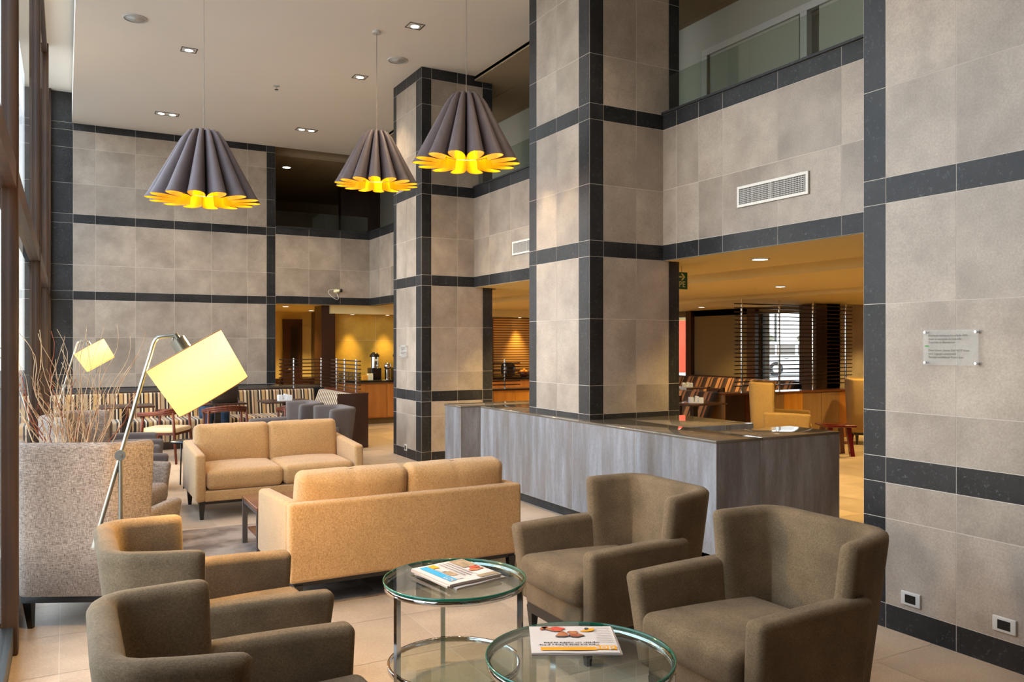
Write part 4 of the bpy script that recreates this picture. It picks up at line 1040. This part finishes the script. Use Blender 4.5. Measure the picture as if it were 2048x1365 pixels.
def wood_chair(label, x, y, rz):
    t = T('wooden_armchair', label, 'chair', (x, y, 0), rz)
    MB().soft((0, 0, .445), (.48, .50, .06), .025, 3, 3, (0, 0, .01)).build('seat', 'seat_cream', t)
    for sx, sy in ((1, 1), (1, -1), (-1, 1), (-1, -1)):
        MB().tube([(sx * .25, sy * .26, 0), (sx * .22, sy * .255, .42), (sx * .20, sy * .25, .66 + (.03 if sx < 0 else 0))], [.016, .021, .017], 8).build('leg', 'red_wood', t)
    mb = MB(); pth = smooth_path([(.27, -.26, .66), (.05, -.29, .67), (-.22, -.24, .70), (-.30, 0, .73), (-.22, .24, .70), (.05, .29, .67), (.27, .26, .66)], 3)
    for off in (-.012, 0, .012): mb.tube([(x_, y_, z_ + off * (2.2 if x_ < -.1 else 1)) for x_, y_, z_ in pth], .017, 8)
    mb.build('arm_rail', 'red_wood', t)
    MB().box((-.22, -.22, .38), (.22, -.20, .42)).box((-.22, .20, .38), (.22, .22, .42)).box((-.22, -.2, .38), (-.20, .2, .42)).box((.20, -.2, .38), (.22, .2, .42)).build('seat_frame', 'red_wood', t)
    return t
WC1 = wood_chair('reddish wooden armchair beside the table at the window end of the booth', 1.20, 11.95, radians(150))
WC2 = dup(WC1, (1.95, 11.85, 0), radians(90), 'reddish wooden armchair before the laptop table')
WC3 = dup(WC1, (2.95, 11.72, 0), radians(90), 'reddish wooden armchair before the table with the sugar box')
t = T('laptop', 'open dark laptop on the middle cafe table, behind the lamp shade', 'laptop', (2.02, 12.42, .7485), radians(0))
MB().soft((0, 0, .012), (.36, .26, .02), .004, 1, 1).build('keyboard_base', 'black_plastic', t)
MB().soft((0, -.12, .135), (.36, .014, .24), .006, 1, 1, M=Matrix.Rotation(radians(6), 4, 'X')).build('screen_lid', 'ceramic_dark', t)
def box_napkins(label, x, y, z, cat='napkin box'):
    t = T('napkin_box', label, cat, (x, y, z))
    MB().box((-.10, -.05, 0), (-.04, .05, .085)).box((.03, -.05, 0), (.10, .05, .08)).box((-.04, -.05, 0), (.03, .05, .02)).build('holder', 'napkin_white', t)
    MB().box((-.03, -.03, .02), (.02, .03, .10), M=Matrix.Rotation(.2, 4, 'Y')).build('menu_card', 'napkin_white', t)
    return t
NB = box_napkins('white sugar and napkin box on the cafe table of the striped booth', 2.90, 12.40, .7485)
t = T('metal_side_table', 'small black round side table behind the end of the beige sofa', 'side table', (1.22, 9.75, 0))
MB().lathe([(0, .50), (.2, .50), (.2, .515), (0, .515)], n=32).build('tabletop', 'black_plastic', t)
for a in (0, 2.1, 4.2): MB().tube([(.16 * cos(a), .16 * sin(a), 0), (.14 * cos(a), .14 * sin(a), .5)], .008).build('leg', 'black_plastic', t)

# ---------------------------------------------------------------- seated guest, mostly behind the lamp shade
def guest(label, loc, rz):
    t = T('person', label, 'person', loc, rz)      # local: faces +x, seated at origin
    def skinned(name, verts, edges, radii, m, par, root=0):
        me = bpy.data.meshes.new(name); me.from_pydata(verts, edges, []); me.update()
        o = bpy.data.objects.new(name, me); COL.objects.link(o); o.parent = par; me.materials.append(MATS[m])
        sk = o.modifiers.new('skin', 'SKIN'); sk.use_smooth_shade = True
        for i, r in enumerate(radii): me.skin_vertices[0].data[i].radius = (r, r) if not isinstance(r, tuple) else r
        me.skin_vertices[0].data[root].use_root = True
        ss = o.modifiers.new('sub', 'SUBSURF'); ss.levels = 2; ss.render_levels = 2
        return o
    V = [(0, 0, .55), (.0, 0, .72), (.03, 0, .90), (.04, 0, 1.02), (.05, 0, 1.09), (.07, 0, 1.16),
         (.04, .17, 1.00), (.10, .24, .78), (.32, .16, .80), (.40, .12, .80), (.04, -.17, 1.00), (.10, -.24, .78), (.32, -.16, .80), (.40, -.12, .80),
         (.05, .10, .53), (.45, .12, .52), (.47, .12, .10), (.05, -.10, .53), (.45, -.12, .52), (.47, -.12, .10)]
    Ed = [(0, 1), (1, 2), (2, 3), (3, 4), (4, 5), (3, 6), (6, 7), (7, 8), (8, 9), (3, 10), (10, 11), (11, 12), (12, 13), (0, 14), (14, 15), (15, 16), (0, 17), (17, 18), (18, 19)]
    Rr = [.13, .125, .14, .10, .05, .055, .06, .045, .036, .030, .06, .045, .036, .030, .085, .062, .045, .085, .062, .045]
    me_o = skinned('body', V, Ed, Rr, 'black_cloth', t)
    skinned('trousers', [(.02, 0, .54), (.08, .10, .53), (.45, .12, .52), (.47, .12, .12), (.08, -.10, .53), (.45, -.12, .52), (.47, -.12, .12)], [(0, 1), (1, 2), (2, 3), (0, 4), (4, 5), (5, 6)], [.14, .095, .075, .06, .095, .075, .06], 'denim', t)
    MB().soft((.10, 0, 1.27), (.19, .155, .235), .075, 4, 2, warp=lambda x, y, z: (x * (1 - .12 * (z < -.05)), y * (1 - .25 * max(0, -z) / .11), z)).soft((.20, 0, 1.26), (.03, .03, .05), .013, 2, 1).soft((.105, .08, 1.27), (.04, .02, .06), .009, 2, 1).soft((.105, -.08, 1.27), (.04, .02, .06), .009, 2, 1).build('head', 'skin', t)
    MB().soft((.08, 0, 1.315), (.215, .175, .17), .08, 4, 2).build('hair', 'hair', t)
    for s_ in (-1, 1):
        mb = MB(); mb.soft((.45, s_ * .115, .795), (.09, .08, .03), .013, 3, 1)
        for f_, L_ in enumerate((.062, .072, .068, .052)):
            y0 = s_ * .115 - .03 + f_ * .02
            mb.tube([(.48, y0, .797), (.51 + L_ * .3, y0, .80), (.49 + L_, y0, .782)], [.009, .0085, .0065], 7)
        mb.tube([(.43, s_ * .115 - s_ * .035, .795), (.46, s_ * .115 - s_ * .06, .792), (.49, s_ * .115 - s_ * .062, .785)], [.011, .0095, .007], 7)
        mb.build('hand', 'skin', t)
        MB().soft((.52, s_ * .12, .045), (.25, .095, .09), .035, 3, 1).build('shoe', 'black_plastic', t)
    return t
guest('person in dark clothes and jeans seated at the laptop, behind the glowing lamp shade', (2.0, 13.35, .02), radians(-90))
# ---------------------------------------------------------------- coffee buffet
t = T('buffet_counter', 'orange wood buffet cabinet with a black granite top under the yellow wall', 'counter', (4.75, 15.5, 0))
MB().box((.02, .05, .12), (6.3, .65, .82)).build('cabinet_body', 'orange_wood', t)
for k in range(7): MB().box((.03 + .9 * k, .035, .14), (.03 + .9 * k + .885, .05, .80)).build('door', 'orange_wood', t)
MB().box((.05, .10, 0), (6.3, .66, .12)).build('plinth', 'bronze_panel', t)
MB().soft((3.16, .33, .85), (6.34, .68, .06), .006, 1, 1).build('countertop', 'black_granite', t)
def urn(label, x, y):
    t = T('coffee_urn', label, 'coffee urn', (x, y, .88))
    MB().soft((0, 0, .12), (.22, .26, .24), .02, 2, 1).build('base', 'black_plastic', t)
    MB().cyl((0, 0, .22), (0, 0, .46), .085, n=24).build('tank', 'chrome', t)
    MB().lathe([(0, .56), (.05, .55), (.10, .50), (.10, .46), (0, .46)], n=24).build('lid', 'black_plastic', t)
    MB().tube([(.0, -.1, .30), (.0, -.15, .30), (0, -.155, .26)], .012).build('tap', 'chrome', t)
    MB().box((-.04, -.092, .38), (.05, -.088, .42)).build('label_card', 'sign_cream', t)
    return t
U1 = urn('steel and black coffee urn on the buffet, left of the round-lidded jug', 5.52, 15.85)
dup(U1, (6.02, 15.85, 0.88), 0, 'steel and black coffee urn on the buffet, half hidden by the far stone pillar')
t = T('steel_jug', 'steel jug with a ball lid between the two coffee urns', 'jug', (5.78, 15.8, .88))
MB().cyl((0, 0, 0), (0, 0, .20), .055, n=24).build('jug_body', 'chrome', t); MB().soft((0, 0, .27), (.15, .15, .15), .074, 5, 1).build('ball_lid', 'chrome', t)
g = T('cup', 'small glass cup of the rows stacked left of the coffee urns', 'cup', (4.78, 15.75, .88), 0, 'glass cups stacked on the coffee buffet')
MB().lathe([(0, 0), (.030, 0), (.037, .075), (.034, .075), (.028, .006), (0, .006)], n=14).build('cup_body', 'bottle_glass', g)
for i in range(6):
    for j in range(1):
        for k in range(2):
            if i + j + k: dup(g, (4.78 + .076 * i, 15.75 + .09 * j, .88 + .078 * k), 0, 'small glass cup of the rows stacked left of the coffee urns')
mb = MB(); mb.box((-.05, -.05, 0), (.05, .05, .13)); prop('tea_box', 'small patterned tea box on the coffee buffet', 'box', mb, 'sign_cream', (5.345, 15.62, .88))
mb = MB(); mb.box((-.05, -.04, 0), (.05, .04, .10)); prop('snack_box', 'orange snack box beside the tea box on the buffet', 'box', mb, 'citrus', (5.235, 15.62, .88))
def bowl(label, x, y, z, fruit):
    t = T('fruit_bowl', label, 'bowl', (x, y, z))
    MB().lathe([(0, 0), (.06, 0), (.07, .01), (.16, .11), (.15, .11), (.06, .02), (0, .02)], n=24).build('bowl', 'red_wood', t)
    r2 = random.Random(int(x * 100))
    for k in range(5 if fruit else 0):
        a = k * 1.26
        o = MB().soft((0, 0, 0), (.075, .075, .07), .034, 3, 1)
        prop('orange', 'orange heaped in the wooden bowl on the buffet', 'fruit', o, 'citrus', (x + .07 * cos(a) * (k > 0), y + .07 * sin(a) * (k > 0), z + .105 + (.04 if k == 0 else 0)), group='oranges in the buffet bowl')
    return t
bowl('brown wooden bowl of oranges on the buffet before the amber blind', 8.95, 15.7, .88, True)
bowl('brown wooden bowl on the buffet, right of the oranges', 9.45, 15.8, .88, False)
t = T('toaster', 'round black appliance on the buffet before the amber blind', 'appliance', (8.6, 15.8, .88))
MB().soft((0, 0, .16), (.30, .28, .32), .11, 4, 1).build('body', 'black_plastic', t); MB().box((-.1, -.15, .02), (.1, -.13, .05)).build('tray', 'chrome', t)
# divider in the middle opening
t = T('wood_divider', 'low divider of beige and brown wood panels behind the partition', 'divider', (6.0, 12.3, 0))
for k, m_ in enumerate(('tan_wood', 'amber_wood', 'amber_wood', 'red_wood', 'tan_wood', 'amber_wood')):
    MB().box((.42 * k, 0, 0), (.42 * k + .415, .30, .80)).build('panel', m_, t)
MB().box((-.02, -.02, .80), (2.54, .32, .83)).build('top_rail', 'dark_wood', t)
slat_screen('slatted rail on the low divider in front of the buffet bowls', [(6.65, 12.34)], .83, 1.34, [.90 + .062 * k for k in range(7)], (6.15, 12.34), (6.95, 12.34))

# ---------------------------------------------------------------- cafe on the right
t = T('striped_bench', 'long striped banquette under the restaurant windows', 'bench', (11.4, 10.6, 0))
MB().soft((.40, 2.6, .66), (.16, 5.2, .50), .03, 3, 4, warp=lambda x, y, z: (x + .12 * z / .25, y, z)).build('backrest', 'stripe_right', t)
MB().soft((.05, 2.6, .40), (.56, 5.2, .12), .03, 3, 4).build('seat_cushion', 'stripe_right', t)
MB().box((-.18, .02, 0), (.44, 5.18, .35)).build('seat_base', 'dark_wood', t)
t = T('wood_divider', 'low divider of orange and brown wood panels behind the ochre armchairs', 'divider', (9.0, 9.45, 0))
xs = [0, .42, .84, 1.28, 1.72, 2.16, 2.6, 3.0]
for k, m_ in enumerate(('dark_wood', 'red_wood', 'tan_wood', 'amber_wood', 'tan_wood', 'tan_wood', 'orange_wood')):
    MB().box((xs[k], 0, 0), (xs[k + 1] - .006, .30, .80)).build('panel', m_, t)
MB().box((-.02, -.02, .80), (3.02, .32, .83)).build('top_rail', 'table_wood', t)
MB().box((-.03, .0, 0), (-.001, .30, .80)).build('end_panel', 'tan_wood', t)
slat_screen('tall slatted screen from divider to ceiling in front of the restaurant window', [(9.49, 9.6), (10.33, 9.6), (11.13, 9.6), (11.95, 9.6)], .83, 2.328, [.93 + .066 * k for k in range(21)], (9.34, 9.6), (12.1, 9.6), .018)
t = T('striped_bench', 'end of a striped bench leaning beside the wood panelled divider', 'bench', (8.78, 9.5, 0))
MB().soft((0, .6, .62), (.10, 1.2, .46), .03, 3, 2, warp=lambda x, y, z: (x + .12 * z / .25, y, z)).build('backrest', 'stripe_right', t)
MB().box((-.52, .02, 0), (-.02, 1.2, .34)).build('seat_base', 'dark_wood', t)
MB().soft((-.27, .6, .39), (.50, 1.18, .12), .03, 3, 2).build('seat_cushion', 'stripe_right', t)
for x, y, lab in ((8.05, 9.1, 'nearest to the reception counter'), (9.6, 11.2, 'in the middle of the cafe'), (10.75, 12.4, 'closest to the striped banquette under the windows'), (10.7, 13.7, 'farthest back, by the window with the red structure')):
    dup(CT1, (x, y, 0), 0, 'dark cafe table of the right-hand cafe, ' + lab)
def cafe_chair(label, x, y, rz):
    t = T('cafe_chair', label, 'chair', (x, y, 0), rz)
    MB().soft((0, 0, .45), (.42, .44, .07), .03, 3, 2, (0, 0, .01)).build('seat', 'seat_cream', t)
    for sx in (-1, 1):
        for sy in (-1, 1): MB().box((sx * .19 - .02, sy * .19 - .02, 0), (sx * .19 + .02, sy * .19 + .02, .42 if sx > 0 else .82)).build('leg', 'dark_wood', t)
    MB().box((-.21, -.2, .66), (-.17, .2, .80)).build('backrest', 'dark_wood', t)
    return t
CC = cafe_chair('dark cafe chair with a cream seat, right of the nearest cafe table', 7.95, 9.70, radians(100))
dup(CC, (7.3, 9.2, 0), radians(-90), 'dark cafe chair with a cream seat, left of the nearest cafe table')
dup(CC, (10.15, 11.1, 0), radians(180), 'dark cafe chair with a cream seat, between middle cafe table and banquette')
dup(CC, (9.5, 10.55, 0), radians(90), 'dark cafe chair with a cream seat, on the near side of the middle table')
dup(CC, (10.1, 12.6, 0), radians(0), 'dark cafe chair with a cream seat, at the table closest to the banquette')
for x, y, lab in ((8.0, 9.0, 'on the cafe table nearest to the reception counter'), (9.55, 11.15, 'on the middle cafe table'), (10.8, 12.4, 'on the cafe table closest to the banquette')):
    dup(NB, (x, y, .7485), radians(-30), 'white napkin box ' + lab)
t = T('red_stool', 'dark red lacquered stool table beyond the end of the reception counter', 'stool', (9.74, 8.0, 0), radians(-28))
MB().soft((0, 0, .43), (.44, .44, .035), .012, 2, 1).build('seat', 'cherry_lacquer', t)
for s_ in (-1, 1):
    for q in (-1, 1):
        MB().add([(s_ * .13 - .03, q * .13 - .03, .41), (s_ * .13 + .03, q * .13 - .03, .41), (s_ * .13 + .03, q * .13 + .03, .41), (s_ * .13 - .03, q * .13 + .03, .41), (s_ * .17 - .03, q * .17 - .03, 0), (s_ * .17 + .03, q * .17 - .03, 0), (s_ * .17 + .03, q * .17 + .03, 0), (s_ * .17 - .03, q * .17 + .03, 0)],
                 [(0, 1, 5, 4), (1, 2, 6, 5), (2, 3, 7, 6), (3, 0, 4, 7), (4, 5, 6, 7), (3, 2, 1, 0)]).build('leg', 'cherry_lacquer', t)

# ---------------------------------------------------------------- outside
def car(label, loc, rz):
    t = T('car', label, 'car', loc, rz)             # local x: forward
    prof = [(-2.3, .35), (-2.35, .75), (-2.3, 1.1), (-2.15, 1.75), (-1.9, 1.86), (.55, 1.84), (.85, 1.72), (1.35, 1.12), (2.25, 1.02), (2.42, .85), (2.42, .38)]
    n = len(prof); vs = [(x, y_, z) for y_ in (-.88, .88) for x, z in prof]
    MB().add(vs, [tuple(range(n)), tuple(reversed(range(n, 2 * n)))] + [(i, (i + 1) % n, n + (i + 1) % n, n + i) for i in range(n)]).build('car_body', 'car_white', t)
    for s_ in (-1, 1):
        for a, b, c_, d_ in ((-2.0, -1.45, -2.02, -1.45), (-1.35, -.35, -1.35, -.35), (-.22, .62, -.22, 1.12)):
            y_ = s_ * .886
            q = [(c_, y_, 1.14), (d_, y_, 1.14), (b, y_, 1.68), (a, y_, 1.68)]
            MB().add(q if s_ < 0 else q[::-1], [(0, 1, 2, 3)]).build('side_window', 'car_glass', t)
        for x in (-1.4, 1.55):
            w = MB().cyl((x, s_ * .70, .38), (x, s_ * .92, .38), .38, n=28).build('wheel', 'tyre', t)
            MB().cyl((x, s_ * .925, .38), (x, s_ * .93, .38), .21, n=20).build('wheel_rim', 'brushed_steel', w)
        MB().box((-.95, s_ * .90 - .01, .93), (-.72, s_ * .90 + .01, .96)).box((.0, s_ * .90 - .01, .93), (.2, s_ * .90 + .01, .96)).build('door_handle', 'metal_frame', t)
    MB().box((-2.2, -.9, .34), (2.3, .9, .42)).build('side_skirt', 'tyre', t)
    return t
car('white off-road car parked outside the restaurant window', (35.5, 31.8, -.12), radians(-28))
def tree(label, x, y, r, h, seed):
    t = T('tree', label, 'tree', (x, y, -.12)); rg = random.Random(seed)
    MB().cyl((0, 0, 0), (0, 0, h * .5), r * .08, r * .05, n=8).build('trunk', 'twig_tan', t)
    mb = MB()
    for k in range(16):
        a = rg.uniform(0, 6.28); q = rg.uniform(0, .65) * r; s_ = rg.uniform(.35, .55) * r
        mb.soft((q * cos(a), q * sin(a), h * .6 + rg.uniform(-.25, .35) * r), (2 * s_, 2 * s_, 1.6 * s_), s_ * .78, 3, 1, warp=lambda X, Y, Z: (X * (1 + .1 * sin(9 * Z + Y * 5)), Y * (1 + .1 * sin(7 * X)), Z * (1 + .12 * sin(6 * X + 4 * Y))))
    mb.build('crown', 'leaf_far', t)
tree('rounded dark tree beyond the parked car, on the right of the window view', 94, 82, 1.5, 3.6, 3)
tree('rounded dark tree beyond the parked car, in the middle of the window view', 90, 86, 1.6, 3.5, 5)
tree('low dark tree beyond the parked car, on the left of the window view', 84, 92, 1.3, 2.4, 8)
mb = MB(); mb.box((-30, -1, 0), (30, 1, 1.3)); prop('hedge', 'long low hedge line beyond the car park', 'hedge', mb, 'leaf_far', (70, 74, -.12), radians(-50))
mb = MB(); mb.cyl((0, 0, 0), (0, 0, 9), .07, n=8); prop('lamp_post', 'thin pole standing behind the parked car', 'pole', mb, 'metal_frame', (36.5, 34.2, -.12))
t = T('building_column', 'pale rendered column just outside the restaurant window', 'column', (14.9, 14.45, -.12))
MB().box((-.15, -.16, 0), (.15, .16, 4)).build('column', 'beige_render', t)
t = T('red_steel_structure', 'red steel frame standing outside the window by the near pillar', 'structure', (33, 38.5, -.12))
for x, y in ((-1.6, 1.6), (.0, 0), (1.6, -1.6)): MB().box((x - .28, y - .28, 0), (x + .28, y + .28, 9)).build('post', 'red_paint', t)
for k in range(5): MB().tube([(-1.6, 1.6, .4 + 1.7 * k), (1.6, -1.6, 1.9 + 1.7 * k)], .14).build('brace', 'red_paint', t)
mb = MB(); mb.box((-4, -5, 0), (4, 5, .03)); o = prop('lawn', 'strip of green grass outside the window by the near pillar', 'grass', mb, 'grass', (22, 29, -.118)); o['kind'] = 'stuff'
